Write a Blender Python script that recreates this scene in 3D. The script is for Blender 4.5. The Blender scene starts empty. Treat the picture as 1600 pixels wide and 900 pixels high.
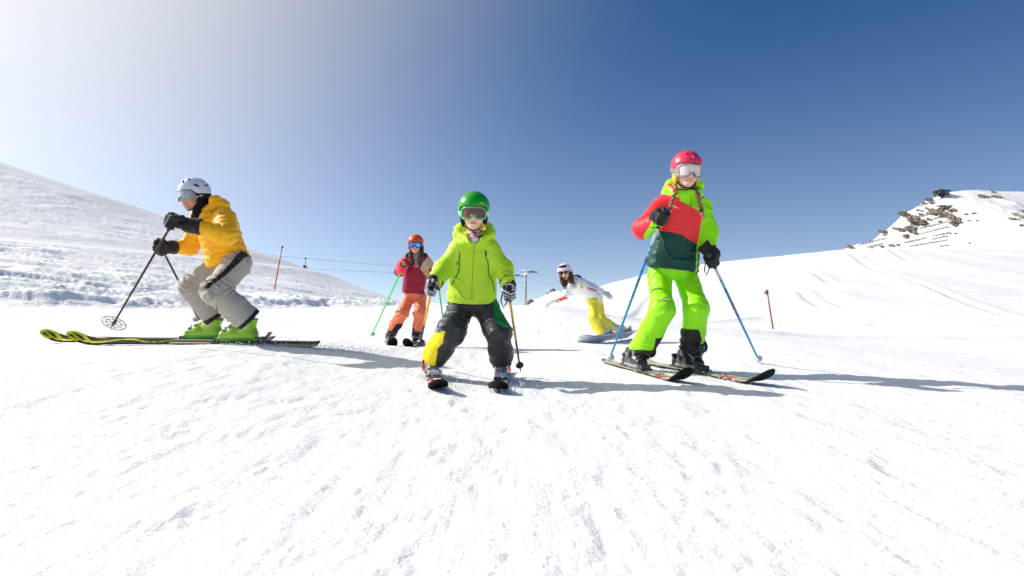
import bpy, math, random
import numpy as np
from math import radians, sin, cos, pi

# ------------------------------------------------------------------ camera, sky, sun, exposure
scene = bpy.context.scene
CAM_H, F_PX, PITCH = 0.49, 889.0, radians(1.675)
cam_data = bpy.data.cameras.new("camera")
cam_data.sensor_width = 36.0
cam_data.lens = 36.0 * F_PX / 1600.0
cam_data.clip_start, cam_data.clip_end = 0.02, 9000.0
cam = bpy.data.objects.new("camera", cam_data)
scene.collection.objects.link(cam)
cam.location = (0, 0, CAM_H)
cam.rotation_euler = (radians(90) + PITCH, 0, 0)
scene.camera = cam

SUN_AZ, SUN_EL = radians(-76), radians(34.5)          # azimuth from +Y, negative = to the left
SUN_DIR = (sin(SUN_AZ) * cos(SUN_EL), cos(SUN_AZ) * cos(SUN_EL), sin(SUN_EL))
world = bpy.data.worlds.new("World"); scene.world = world; world.use_nodes = True
wn, wl = world.node_tree.nodes, world.node_tree.links
wn.clear()
sky = wn.new("ShaderNodeTexSky"); sky.sky_type = 'NISHITA'; sky.sun_disc = False
sky.sun_elevation = SUN_EL; sky.sun_rotation = SUN_AZ
sky.altitude = 2600; sky.air_density = 1.0; sky.dust_density = 0.4; sky.ozone_density = 1.6
bg = wn.new("ShaderNodeBackground"); bg.inputs[1].default_value = 0.0616
wo = wn.new("ShaderNodeOutputWorld")
# thin high veil round the sun: brightens the sky by its angle to the sun
geo = wn.new("ShaderNodeNewGeometry")
dot = wn.new("ShaderNodeVectorMath"); dot.operation = 'DOT_PRODUCT'
tc = wn.new("ShaderNodeTexCoord")
wl.new(tc.outputs['Generated'], dot.inputs[0]); dot.inputs[1].default_value = SUN_DIR
mr = wn.new("ShaderNodeMapRange"); mr.clamp = True
mr.inputs['From Min'].default_value = 0.03; mr.inputs['From Max'].default_value = 1.0
wl.new(dot.outputs['Value'], mr.inputs['Value'])
pw = wn.new("ShaderNodeMath"); pw.operation = 'POWER'; pw.inputs[1].default_value = 3.0
wl.new(mr.outputs[0], pw.inputs[0])
glow = wn.new("ShaderNodeMix"); glow.data_type = 'RGBA'; glow.blend_type = 'ADD'
wl.new(pw.outputs[0], glow.inputs['Factor'])
glow.inputs['B'].default_value = (14.0, 11.7, 6.8, 1)
hs = wn.new("ShaderNodeHueSaturation"); hs.inputs['Saturation'].default_value = 1.45; hs.inputs['Value'].default_value = 1.1
# look up the sky a little above the true horizon, as seen from high in the mountains
sx = wn.new("ShaderNodeVectorMath"); sx.operation = 'MULTIPLY_ADD'; sx.inputs[1].default_value = (1, 1, 1); sx.inputs[2].default_value = (0, 0, 0.07)
sn = wn.new("ShaderNodeVectorMath"); sn.operation = 'NORMALIZE'
wl.new(tc.outputs['Generated'], sx.inputs[0]); wl.new(sx.outputs[0], sn.inputs[0]); wl.new(sn.outputs[0], sky.inputs['Vector'])
wl.new(sky.outputs[0], hs.inputs['Color'])
# pale haze low over the horizon, all the way round
sz = wn.new("ShaderNodeSeparateXYZ"); wl.new(tc.outputs['Generated'], sz.inputs[0])
hz1 = wn.new("ShaderNodeMath"); hz1.operation = 'SUBTRACT'; hz1.use_clamp = True; hz1.inputs[0].default_value = 1.0; wl.new(sz.outputs['Z'], hz1.inputs[1])
hz2 = wn.new("ShaderNodeMath"); hz2.operation = 'POWER'; hz2.inputs[1].default_value = 4.2; wl.new(hz1.outputs[0], hz2.inputs[0])
hmix = wn.new("ShaderNodeMix"); hmix.data_type = 'RGBA'; hmix.blend_type = 'ADD'
wl.new(hz2.outputs[0], hmix.inputs['Factor']); wl.new(hs.outputs[0], hmix.inputs['A']); hmix.inputs['B'].default_value = (3.6, 2.7, 1.8, 1)
wl.new(hmix.outputs['Result'], glow.inputs['A'])
wl.new(glow.outputs['Result'], bg.inputs[0]); wl.new(bg.outputs[0], wo.inputs[0])

sd = bpy.data.lights.new("sun", 'SUN'); sd.energy = 3.25; sd.angle = radians(0.53); sd.color = (1.0, 0.955, 0.89)
sun = bpy.data.objects.new("sun", sd); scene.collection.objects.link(sun)
from mathutils import Vector, Matrix
sun.rotation_euler = Vector(SUN_DIR).to_track_quat('Z', 'Y').to_euler()
sun.location = (-20, 10, 15)
scene.view_settings.view_transform = 'Standard'; scene.view_settings.look = 'None'
scene.view_settings.exposure = 0.7; scene.view_settings.gamma = 1.0
scene.view_settings.use_curve_mapping = False

# ------------------------------------------------------------------ helpers
COL = scene.collection
def V3(*a): return np.array(a, float)
def at(px, py, y):
    """world point seen at a 1600x900 photo position, y metres in front of the camera"""
    u, v = (px - 800) / F_PX, (450 - py) / F_PX
    d = V3(u, cos(PITCH) - v * sin(PITCH), v * cos(PITCH) + sin(PITCH))
    return V3(0, 0, CAM_H) + d * (y / d[1])
def norm(v): v = np.asarray(v, float); return v / np.linalg.norm(v)
def lin(h):
    h = h.lstrip('#'); c = np.array([int(h[i:i + 2], 16) / 255 for i in (0, 2, 4)])
    return np.where(c <= .04045, c / 12.92, ((c + .055) / 1.055) ** 2.4)
def ss(a, b, x):
    t = np.clip((x - a) / (b - a), 0, 1); return t * t * (3 - 2 * t)

def _hash(ix, iy, iz, seed):
    h = (ix.astype(np.int64) * 374761393 + iy.astype(np.int64) * 668265263 + iz.astype(np.int64) * 2147483647 + seed * 974634777) & 0xffffffff
    h = ((h ^ (h >> 13)) * 1274126177) & 0xffffffff
    h = ((h ^ (h >> 15)) * 2246822519) & 0xffffffff
    return ((h ^ (h >> 16)) & 0xffffff) / float(0xffffff)
def noise2(x, y, seed=0):
    ix, iy = np.floor(x), np.floor(y); fx, fy = x - ix, y - iy
    ix, iy = ix.astype(np.int64), iy.astype(np.int64); z = np.zeros_like(ix)
    ux, uy = fx * fx * fx * (fx * (fx * 6 - 15) + 10), fy * fy * fy * (fy * (fy * 6 - 15) + 10)
    a = _hash(ix, iy, z, seed); b = _hash(ix + 1, iy, z, seed); c = _hash(ix, iy + 1, z, seed); d = _hash(ix + 1, iy + 1, z, seed)
    return ((a + (b - a) * ux) * (1 - uy) + (c + (d - c) * ux) * uy) * 2 - 1
def noise3(P, seed=0):
    I = np.floor(P); Fr = P - I; I = I.astype(np.int64); U = Fr * Fr * (3 - 2 * Fr); r = 0
    for dx in (0, 1):
        for dy in (0, 1):
            for dz in (0, 1):
                w = (U[:, 0] if dx else 1 - U[:, 0]) * (U[:, 1] if dy else 1 - U[:, 1]) * (U[:, 2] if dz else 1 - U[:, 2])
                r = r + w * _hash(I[:, 0] + dx, I[:, 1] + dy, I[:, 2] + dz, seed)
    return r * 2 - 1

# ------------------------------------------------------------------ materials
MATS = {}
def new_mat(name):
    m = bpy.data.materials.new(name); m.use_nodes = True; MATS[name] = m
    return m, m.node_tree.nodes, m.node_tree.links, m.node_tree.nodes['Principled BSDF']
def vcol_mat(name, rough, spec=0.4, bump=0.0, bscale=60, coat=0.0, metal=0.0, var=0.06, detail=4, sheen=0.0):
    m, n, l, p = new_mat(name)
    a = n.new('ShaderNodeAttribute'); a.attribute_name = 'Col'
    t = n.new('ShaderNodeTexCoord'); nz = n.new('ShaderNodeTexNoise'); nz.inputs['Scale'].default_value = bscale; nz.inputs['Detail'].default_value = detail
    l.new(t.outputs['Object'], nz.inputs['Vector'])
    mx = n.new('ShaderNodeMix'); mx.data_type = 'RGBA'; mx.blend_type = 'MULTIPLY'; mx.inputs['Factor'].default_value = 1
    r = n.new('ShaderNodeMapRange'); r.inputs['To Min'].default_value = 1 - var * 2; r.inputs['To Max'].default_value = 1 + var
    nb = n.new('ShaderNodeTexNoise'); nb.inputs['Scale'].default_value = bscale * .23; nb.inputs['Detail'].default_value = 3
    l.new(t.outputs['Object'], nb.inputs['Vector']); l.new(nb.outputs['Fac'], r.inputs['Value'])
    l.new(a.outputs['Color'], mx.inputs['A']); l.new(r.outputs[0], mx.inputs['B']); l.new(mx.outputs['Result'], p.inputs['Base Color'])
    p.inputs['Roughness'].default_value = rough; p.inputs['Specular IOR Level'].default_value = spec; p.inputs['Metallic'].default_value = metal
    p.inputs['Coat Weight'].default_value = coat; p.inputs['Coat Roughness'].default_value = 0.08
    if sheen: p.inputs['Sheen Weight'].default_value = sheen
    if bump:
        b = n.new('ShaderNodeBump'); b.inputs['Strength'].default_value = 1.0; b.inputs['Distance'].default_value = bump
        l.new(nz.outputs['Fac'], b.inputs['Height']); l.new(b.outputs[0], p.inputs['Normal'])
    return m
vcol_mat('fabric', 0.72, 0.3, 0.006, 34, var=0.05, sheen=0.12)
vcol_mat('nylon', 0.5, 0.35, 0.007, 26, var=0.04)
vcol_mat('knit', 0.9, 0.2, 0.004, 90)
vcol_mat('plastic', 0.3, 0.5, 0.0004, 30, coat=0.25, var=0.03)
vcol_mat('rubber', 0.6, 0.4, 0.001, 60)
vcol_mat('skin', 0.5, 0.4, 0.0006, 90, var=0.05)
vcol_mat('hair', 0.45, 0.5, 0.004, 140, var=0.2)
vcol_mat('mirror_lens', 0.12, 0.5, coat=0.5, metal=0.75, var=0.1, bscale=12)
vcol_mat('tinted_lens', 0.1, 0.5, coat=0.3, var=0.1, bscale=12)
vcol_mat('topsheet', 0.6, 0.08, 0.0003, 30, var=0.03)
vcol_mat('steel', 0.4, 0.5, 0.0008, 20, metal=0.6, var=0.08)
vcol_mat('paint', 0.4, 0.45, 0.0006, 20, var=0.07)
vcol_mat('rock', 0.9, 0.2, 0.5, 0.6, var=0.3, detail=8)

def snow_mat(name, fine, mid, tint, streak=0.0):
    m, n, l, p = new_mat(name)
    p.inputs['Base Color'].default_value = (*tint, 1); p.inputs['Roughness'].default_value = 0.65; p.inputs['Specular IOR Level'].default_value = 0.25
    t = n.new('ShaderNodeTexCoord')
    def nz(scale, det, mapscale=None, rough=.6):
        x = n.new('ShaderNodeTexNoise'); x.inputs['Scale'].default_value = scale; x.inputs['Detail'].default_value = det; x.inputs['Roughness'].default_value = rough
        if mapscale:
            mp = n.new('ShaderNodeMapping'); mp.inputs['Scale'].default_value = mapscale; l.new(t.outputs['Object'], mp.inputs['Vector']); l.new(mp.outputs[0], x.inputs['Vector'])
        else: l.new(t.outputs['Object'], x.inputs['Vector'])
        return x
    def bump(src, dist, prev=None):
        b = n.new('ShaderNodeBump'); b.inputs['Strength'].default_value = 1; b.inputs['Distance'].default_value = dist
        l.new(src, b.inputs['Height'])
        if prev: l.new(prev.outputs[0], b.inputs['Normal'])
        return b
    b = bump(nz(38, 5).outputs['Fac'], fine)
    b = bump(nz(7, 4).outputs['Fac'], mid, b)
    if streak: b = bump(nz(1.0, 4, (14, 1.1, 4)).outputs['Fac'], streak, b)
    l.new(b.outputs[0], p.inputs['Normal'])
    return m
snow_mat('piste_snow', 0.006, 0.007, (0.855, 0.865, 0.875), 0.0055)
snow_mat('hill_snow', 0.010, 0.04, (0.92, 0.925, 0.93))
snow_mat('smooth_snow', 0.004, 0.014, (0.85, 0.855, 0.86))

# ------------------------------------------------------------------ mesh building
def link(name, verts, faces, mat, parent=None, cols=None, smooth=True, loc=None):
    me = bpy.data.meshes.new(name)
    verts = np.asarray(verts, np.float64); off = V3(0, 0, 0)
    if parent is not None:
        q = parent
        while q is not None: off = off + np.array(q.location); q = q.parent
    elif loc is not None: off = np.array(loc, float)
    faces = faces if isinstance(faces, np.ndarray) else faces
    if isinstance(faces, np.ndarray):
        k = faces.shape[1]
        me.vertices.add(len(verts)); me.vertices.foreach_set('co', (verts - off).astype(np.float32).ravel())
        me.loops.add(faces.size); me.loops.foreach_set('vertex_index', faces.astype(np.int32).ravel())
        me.polygons.add(len(faces)); me.polygons.foreach_set('loop_start', np.arange(0, faces.size, k, dtype=np.int32))
        me.update(calc_edges=True)
    else:
        me.from_pydata((verts - off).tolist(), [], faces)
    if smooth: me.polygons.foreach_set('use_smooth', np.ones(len(me.polygons), bool))
    if cols is None: cols = V3(.8, .8, .8)
    c = np.ones((len(verts), 4), np.float32); c[:, :3] = cols
    at_ = me.color_attributes.new('Col', 'FLOAT_COLOR', 'POINT'); at_.data.foreach_set('color', c.ravel())
    me.materials.append(MATS[mat]); me.validate(); me.update()
    o = bpy.data.objects.new(name, me); COL.objects.link(o)
    if parent is not None: o.parent = parent
    elif loc is not None: o.location = loc
    return o
def tag(o, label=None, cat=None, group=None, kind=None):
    for k, v in (('label', label), ('category', cat), ('group', group), ('kind', kind)):
        if v: o[k] = v
    return o
def empty(name, loc):
    o = bpy.data.objects.new(name, None); o.location = tuple(float(v) for v in loc); o.empty_display_size = .1; COL.objects.link(o); return o

class MB:
    """collects simple shapes into one mesh"""
    def __init__(s): s.v = []; s.f = []; s.c = []
    def add(s, v, f, c=None):
        b = len(s.v); s.v += [tuple(x) for x in v]; s.f += [tuple(i + b for i in q) for q in f]; s.c += [tuple(c if c is not None else (.8, .8, .8))] * len(v); return s
    def box(s, c, h, R=None, col=None, bev=0.0):
        R = np.eye(3) if R is None else np.asarray(R); c = np.asarray(c, float); h = np.asarray(h, float)
        if bev <= 0:
            v = [c + R @ (h * V3(*q)) for q in ((-1, -1, -1), (1, -1, -1), (1, 1, -1), (-1, 1, -1), (-1, -1, 1), (1, -1, 1), (1, 1, 1), (-1, 1, 1))]
            return s.add(v, [(0, 3, 2, 1), (4, 5, 6, 7), (0, 1, 5, 4), (1, 2, 6, 5), (2, 3, 7, 6), (3, 0, 4, 7)], col)
        v = []; e = bev
        for sx in (-1, 1):
            for sy in (-1, 1):
                for sz in (-1, 1):
                    k = V3(sx, sy, sz)
                    for ax in range(3):
                        q = k * (h - e); q[ax] = k[ax] * h[ax]; v.append(c + R @ q)
        idx = {}
        n = 0
        for sx in (-1, 1):
            for sy in (-1, 1):
                for sz in (-1, 1):
                    for ax in range(3): idx[(sx, sy, sz, ax)] = n; n += 1
        f = []
        for ax in range(3):
            o = [i for i in range(3) if i != ax]
            for sg in (-1, 1):
                q = []
                for a, b in ((-1, -1), (1, -1), (1, 1), (-1, 1)):
                    k = [0, 0, 0]; k[ax] = sg; k[o[0]] = a; k[o[1]] = b; q.append(idx[(*k, ax)])
                f.append(tuple(q))
        for ax in range(3):
            o = [i for i in range(3) if i != ax]
            for a in (-1, 1):
                for b in (-1, 1):
                    k0 = [0] * 3; k0[o[0]] = a; k0[o[1]] = b; k1 = list(k0); k0[ax] = -1; k1[ax] = 1
                    f.append((idx[(*k0, o[0])], idx[(*k1, o[0])], idx[(*k1, o[1])], idx[(*k0, o[1])]))
        for sx in (-1, 1):
            for sy in (-1, 1):
                for sz in (-1, 1): f.append(tuple(idx[(sx, sy, sz, a)] for a in range(3)))
        return s.add(v, f, col)
    def tube(s, pts, r, n=8, col=None, caps=True):
        pts = [np.asarray(p, float) for p in pts]; m = len(pts)
        rr = [r] * m if np.isscalar(r) else list(r)
        prev = None; v = []
        for i, p in enumerate(pts):
            t = norm(pts[min(i + 1, m - 1)] - pts[max(i - 1, 0)])
            if prev is None: a = np.cross(t, V3(0, 0, 1) if abs(t[2]) < .9 else V3(1, 0, 0))
            else: a = prev - t * np.dot(prev, t)
            a = norm(a); b = np.cross(t, a); prev = a
            for k in range(n): v.append(p + rr[i] * (a * cos(2 * pi * k / n) + b * sin(2 * pi * k / n)))
        f = []
        for i in range(m - 1):
            for k in range(n): f.append((i * n + k, i * n + (k + 1) % n, (i + 1) * n + (k + 1) % n, (i + 1) * n + k))
        if caps: f += [tuple(range(n))[::-1], tuple((m - 1) * n + k for k in range(n))]
        return s.add(v, f, col)
    def build(s, name, mat, parent=None, loc=None, smooth=True):
        return link(name, np.array(s.v), s.f, mat, parent, np.array(s.c), smooth, loc)

# ---- signed-distance shapes meshed with surface nets
def snets(f, lo, hi, h):
    lo, hi = np.asarray(lo, float), np.asarray(hi, float); B = 8
    nb = np.ceil((hi - lo) / h / B).astype(int) + 1; n = nb * B
    ci = np.stack(np.meshgrid(*[np.arange(k) for k in nb], indexing='ij'), -1).reshape(-1, 3)
    dc = f(lo + (ci * B + (B - 1) / 2) * h)
    act = np.abs(dc) < B * h * 0.87 * 1.7
    Vv = np.where(dc < 0, -1.0, 1.0).astype(np.float32).reshape(nb)
    Vv = Vv.repeat(B, 0).repeat(B, 1).repeat(B, 2)
    li = np.stack(np.meshgrid(*[np.arange(B)] * 3, indexing='ij'), -1).reshape(-1, 3)
    gi = (ci[act][:, None, :] * B + li[None]).reshape(-1, 3)
    Vv[gi[:, 0], gi[:, 1], gi[:, 2]] = f(lo + gi * h)
    S = Vv < 0
    cnt = np.zeros(np.array(S.shape) - 1, np.int8)
    for dx in (0, 1):
        for dy in (0, 1):
            for dz in (0, 1): cnt += S[dx:S.shape[0] - 1 + dx, dy:S.shape[1] - 1 + dy, dz:S.shape[2] - 1 + dz]
    cells = np.argwhere((cnt > 0) & (cnt < 8))
    cid = -np.ones(cnt.shape, np.int64); cid[tuple(cells.T)] = np.arange(len(cells))
    cor = np.array([(i, j, k) for i in (0, 1) for j in (0, 1) for k in (0, 1)])
    cv = np.stack([Vv[tuple((cells + c).T)] for c in cor], 1)
    acc = np.zeros((len(cells), 3)); num = np.zeros(len(cells))
    for a in range(8):
        for b in range(a + 1, 8):
            if np.abs(cor[a] - cor[b]).sum() == 1:
                va, vb = cv[:, a], cv[:, b]; x = (va < 0) != (vb < 0)
                t = np.where(x, va / np.where(va == vb, 1, va - vb), 0)
                acc += np.where(x[:, None], cor[a] + t[:, None] * (cor[b] - cor[a]), 0); num += x
    P = lo + (cells + acc / num[:, None]) * h
    Q = []
    for ax in range(3):
        o = [(ax + 1) % 3, (ax + 2) % 3]
        s0 = [slice(1, -1)] * 3; s1 = [slice(1, -1)] * 3; s0[ax] = slice(0, -1); s1[ax] = slice(1, None)
        A, Bq = S[tuple(s0)], S[tuple(s1)]
        e = np.argwhere(A != Bq); sg = A[tuple(e.T)]
        e = e + 1; e[:, ax] -= 1
        def c(da, db):
            q = e.copy(); q[:, o[0]] -= da; q[:, o[1]] -= db; return cid[tuple(q.T)]
        q = np.stack([c(1, 1), c(0, 1), c(0, 0), c(1, 0)], 1)
        q[~sg] = q[~sg][:, ::-1]; Q.append(q)
    Q = np.concatenate(Q); Q = Q[(Q >= 0).all(1)]
    return P, Q
def grad(f, P, e=0.002):
    g = np.stack([f(P + V3(e, 0, 0)) - f(P - V3(e, 0, 0)), f(P + V3(0, e, 0)) - f(P - V3(0, e, 0)), f(P + V3(0, 0, e)) - f(P - V3(0, 0, e))], 1)
    return g / (np.linalg.norm(g, axis=1, keepdims=True) + 1e-9)

def smin(a, b, k):
    if k <= 0: return np.minimum(a, b)
    h = np.clip(.5 + .5 * (b - a) / k, 0, 1); return b + (a - b) * h - k * h * (1 - h)
def cap(a, b, ra, rb=None):
    a, b = np.asarray(a, float), np.asarray(b, float); rb = ra if rb is None else rb
    d = b - a; L2 = d @ d + 1e-12
    def f(P):
        t = np.clip((P - a) @ d / L2, 0, 1)
        return np.linalg.norm(P - a - t[:, None] * d, axis=1) - (ra + (rb - ra) * t)
    f.box = (np.minimum(a - ra, b - rb), np.maximum(a + ra, b + rb)); return f
def ell(c, r, R=None):
    c, r = np.asarray(c, float), np.asarray(r, float); R = np.eye(3) if R is None else R
    def f(P):
        q = (P - c) @ R; k0 = np.linalg.norm(q / r, axis=1); k1 = np.linalg.norm(q / (r * r), axis=1) + 1e-9
        return np.where(k0 < .05, -r.min(), k0 * (k0 - 1) / k1)
    m = np.abs(R) @ r; f.box = (c - m, c + m); return f
def rbox(c, h, rd, R=None):
    c, h = np.asarray(c, float), np.asarray(h, float); R = np.eye(3) if R is None else R
    def f(P):
        q = np.abs((P - c) @ R) - (h - rd)
        return np.linalg.norm(np.maximum(q, 0), axis=1) + np.minimum(q.max(1), 0) - rd
    m = np.abs(R) @ h; f.box = (c - m, c + m); return f
def loft(a, b, R, ts, ws, ds, ex=2.4, off=None):
    """tapered trunk from a to b; R columns: right, forward, up; half-widths ws (right) and ds (forward) along ts"""
    a, b = np.asarray(a, float), np.asarray(b, float); d = b - a; L = np.linalg.norm(d); dn = d / L
    rx = R[:, 0] - dn * (R[:, 0] @ dn); rx = norm(rx); fy = np.cross(dn, rx); fy = fy if fy @ R[:, 1] > 0 else -fy
    def f(P):
        q = P - a; t = q @ dn / L; tc_ = np.clip(t, ts[0], ts[-1])
        w = np.interp(tc_, ts, ws); dd = np.interp(tc_, ts, ds)
        x, y = q @ rx, q @ fy
        if off is not None: y = y - np.interp(tc_, ts, off)
        k = (np.abs(x / w) ** ex + np.abs(y / dd) ** ex) ** (1 / ex)
        s = (k - 1) * np.minimum(w, dd)
        e = np.maximum((t - ts[-1]) * L, (ts[0] - t) * L)
        return np.where(e > 0, np.sqrt(np.maximum(s, 0) ** 2 + e ** 2) + 0, np.maximum(s, e)) if True else s
    m = max(max(ws), max(ds)) + .03
    f.box = (np.minimum(a, b) - m, np.maximum(a, b) + m); return f
def union(fs, k=0.02):
    def f(P):
        d = fs[0](P)
        for g in fs[1:]: d = smin(d, g(P), k)
        return d
    f.box = (np.min([g.box[0] for g in fs], 0), np.max([g.box[1] for g in fs], 0)); return f
def minus(f, g, k=0.0):
    def h(P): return -smin(-f(P), g(P), k)
    h.box = f.box; return h
def keep(f, p, n):
    """keep the side of the plane that n points to"""
    p, n = np.asarray(p, float), norm(n)
    def h(P): return np.maximum(f(P), -((P - p) @ n))
    h.box = f.box; return h
def sdf_obj(name, f, h, mat, parent, col, disp=None, pad=0.03, loc=None):
    P, Q = snets(f, f.box[0] - pad, f.box[1] + pad, h)
    c = col(P) if callable(col) else col
    if disp is not None:
        P = P + grad(f, P) * disp(P)[:, None]
    return link(name, P, Q, mat, parent, c, True, loc)
def rotm(yaw=0, pitch=0, roll=0):
    """columns: image-right, back (+y), up for a person facing the camera at yaw 0"""
    Rz = np.array([[cos(yaw), -sin(yaw), 0], [sin(yaw), cos(yaw), 0], [0, 0, 1]])
    Rx = np.array([[1, 0, 0], [0, cos(pitch), -sin(pitch)], [0, sin(pitch), cos(pitch)]])
    Ry = np.array([[cos(roll), 0, sin(roll)], [0, 1, 0], [-sin(roll), 0, cos(roll)]])
    return Rz @ Rx @ Ry
# ------------------------------------------------------------------ terrain
_skl = [(-700, 40), (-400, 125), (0, 256), (150, 305), (235, 339), (400, 395), (500, 432), (620, 473), (720, 477.5), (830, 477), (900, 461), (960, 441), (1030, 424), (1100, 413), (1200, 401), (1330, 389), (1480, 387), (1600, 390), (1900, 400), (2400, 410)]
_cx, _cz = [], []
for _px, _py in _skl:
    _y = 60.0 if _px < 760 else 64.0
    _cx.append((_px - 800) / F_PX * _y); _cz.append(CAM_H + (476 - _py) / F_PX * _y)
def crest(x): return np.interp(x, _cx, _cz)
def y_start(x): return np.interp(x, [-60, -30, -20, -11.7, -9.5, -5.4, 0, 3, 10, 20, 60], [5, 7, 10, 13, 16.5, 23.5, 30, 24, 22, 22, 30])
def bank_h(x): return np.interp(x, [-60, -14, -9.5, -7.5, -5.4, -3, 0], [.16, .18, .30, .26, .16, .05, 0])
def ground_base(x, y):
    z = 0.15 * ss(-0.1, -2.3, x) * ss(0.5, 4.0, y) * ss(7.0, 5.3, y)
    z = z + np.minimum(0.0065 * np.maximum(0, -x - 4) ** 2, 1.0)
    z = z + 0.40 * ss(8, 26, y) * ss(5, 1, x) 
    z = z - 0.12 * np.exp(-((x - 1.6) / 1.6) ** 2 - ((y - 9.3) / 2.0) ** 2)
    z = z - 0.40 * ss(2.2, 9, x)
    z = z + 0.10 * ss(14.2, 14.6, y + 0.02 * x + 0.12 * noise2(x * .8, y * .8, 5)) * ss(3, 6, x) * ss(24, 19, y)
    return z
_trk = [[(1120, 446), (1180, 452), (1250, 455), (1265, 470), (1290, 482), (1400, 497), (1520, 508)], [(1130, 420), (1270, 425), (1300, 445), (1420, 455), (1600, 468)],
        [(1180, 398), (1330, 412), (1420, 425), (1480, 430), (1600, 448)], [(1390, 391), (1420, 408), (1500, 417), (1600, 432)], [(1440, 390), (1520, 402), (1600, 412)],
        [(1330, 398), (1360, 420), (1450, 446), (1530, 480), (1600, 500)], [(1105, 505), (1200, 497), (1330, 508)], [(960, 500), (1010, 470), (1050, 440)], [(1470, 388), (1560, 398), (1640, 404)]]
def track_points():
    out = []
    for t in _trk:
        P = []
        for px, py in t:          # find where the sight line meets the plain hill surface
            ys = np.linspace(18, 66, 400); pts = np.array([at(px, py, q) for q in ys])
            zz = height(pts[:, 0], pts[:, 1], False); k = np.argmax(pts[:, 2] < zz)
            if pts[k, 2] < zz[k]: P.append(pts[k, :2])
        if len(P) > 1: out.append(np.array(P))
    return out
TRACKS = None
def height(x, y, detail=True):
    x, y = np.asarray(x, float), np.asarray(y, float)
    b = ground_base(x, y); y0 = y_start(x); yc = np.where(x < -2, 60.0, 64.0)
    s = np.clip((y - y0) / (yc - y0), 0, 1)
    g = np.where(x < 0, s, .55 * s * s * (3 - 2 * s) + .45 * s)
    bank = bank_h(x) * ss(0, 3.0, y - y0) * (1 - s)
    z = b * (1 - g) + crest(x) * g + bank
    hillL = (x < 0) * ss(0, .03, s)
    # groomed shelf crossing the left hill
    sh = np.exp(-((z - 4.3) / 1.0) ** 2) * hillL * ss(-7, -14, x)
    z = z - sh * 0.36 * np.tanh((z - 4.35) / .5)
    z = z - np.maximum(0, y - yc - 1) * .12 * ss(0, 25, y - yc)
    z = np.maximum(z, -9.0)
    if detail:
        near = ss(40, 6, y)
        # left hill: wind-blown, tracked-out snow
        u, v = x * .86 + y * .5, -x * .5 + y * .86
        wx = u + .9 * noise2(u * .35, v * .35, 41); wv = v + .9 * noise2(u * .35, v * .35, 42)
        rough = .30 * noise2(wx * .22, wv * .55, 1) + .20 * noise2(wx * .6, wv * 1.3, 2) + .10 * noise2(wx * 1.2, wv * 3.1, 3) + .09 * (1 - 2 * np.abs(noise2(wx * 1.6, wv * 4.5, 4))) + .05 * noise2(u * 3.2, v * 5, 8) + .03 * noise2(u * 7, v * 9, 9)
        lo = ss(.62, .1, s)
        z = z + hillL * rough * (.26 + .30 * lo) * (1 - .85 * np.clip(sh * 1.3, 0, 1) * (z > 4.0)) * ss(-2, -8, x) * ss(1.02, .9, s)
        # chunks thrown up on the bank at the piste edge
        bk = np.exp(-((y - y0 - 1.4) / 1.5) ** 2) * (x < -3)
        z = z + bk * ((.07 * noise2(x * 1.3, y * 1.3, 11) + .045 * noise2(x * 3.2, y * 3.2, 12)) * ss(-.4, .5, noise2(x * .4, y * .4, 14)) + .02 * noise2(x * 8, y * 8, 13))
        pz = 1 - np.clip(s * 12, 0, 1)
        z = z + pz * (.010 * noise2(x * 1.6, y * .7, 21) + .005 * noise2(x * 5, y * 2.2, 22) + .0025 * noise2(x * 15, y * 6, 23) + .0015 * noise2(x * 31, y * 16, 24))
        # old ski and groomer marks running down the piste
        gro = noise2(x * 3.1 + .6 * noise2(y * .5, x * .2, 33), y * .16, 31)
        z = z - pz * .005 * ss(.35, .8, gro)
        # crumbs of loose snow
        cr = noise2(x * 24, y * 24, 35) + .5 * noise2(x * 51, y * 51, 36)
        z = z + pz * .006 * ss(.85, 1.25, cr) * ss(9, 3, y) * (.3 + .7 * ss(.9, .2, np.abs(x) / (y + .8)))
        pit = noise2(x * 11, y * 8, 37) + .4 * noise2(x * 29, y * 24, 38)
        z = z - pz * .0055 * ss(.6, .95, pit) * ss(9, 3, y)
        z = z + (x > 2) * ss(0, .2, s) * (.05 * noise2(x * .3, y * .2, 51) + .02 * noise2(x * .9, y * .5, 52))
        if TRACKS:
            m = (x > 2) & (y > 15) & (y < 68); xm, ym = x[m], y[m]; dz = np.zeros(m.sum())
            for T in TRACKS:
                # smooth path
                tt = np.linspace(0, 1, 60); kx = np.linspace(0, 1, len(T))
                px_, py_ = np.interp(tt, kx, T[:, 0]), np.interp(tt, kx, T[:, 1])
                for _ in range(6):
                    px_[1:-1] = (px_[:-2] + 2 * px_[1:-1] + px_[2:]) / 4; py_[1:-1] = (py_[:-2] + 2 * py_[1:-1] + py_[2:]) / 4
                dmin = np.full(len(xm), 9.0)
                for i in range(59):
                    ax_, ay_ = px_[i], py_[i]; dx_, dy_ = px_[i + 1] - ax_, py_[i + 1] - ay_
                    q = np.clip(((xm - ax_) * dx_ + (ym - ay_) * dy_) / (dx_ * dx_ + dy_ * dy_ + 1e-9), 0, 1)
                    dmin = np.minimum(dmin, np.hypot(xm - ax_ - q * dx_, ym - ay_ - q * dy_))
                dz += -.055 * np.exp(-(dmin / .25) ** 2) + .055 * np.exp(-((dmin - .5) / .25) ** 2)
            z[m] += dz
    return z
TRACKS = track_points()
def gz(x, y): return float(height(np.array([x]), np.array([y]))[0])

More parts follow.
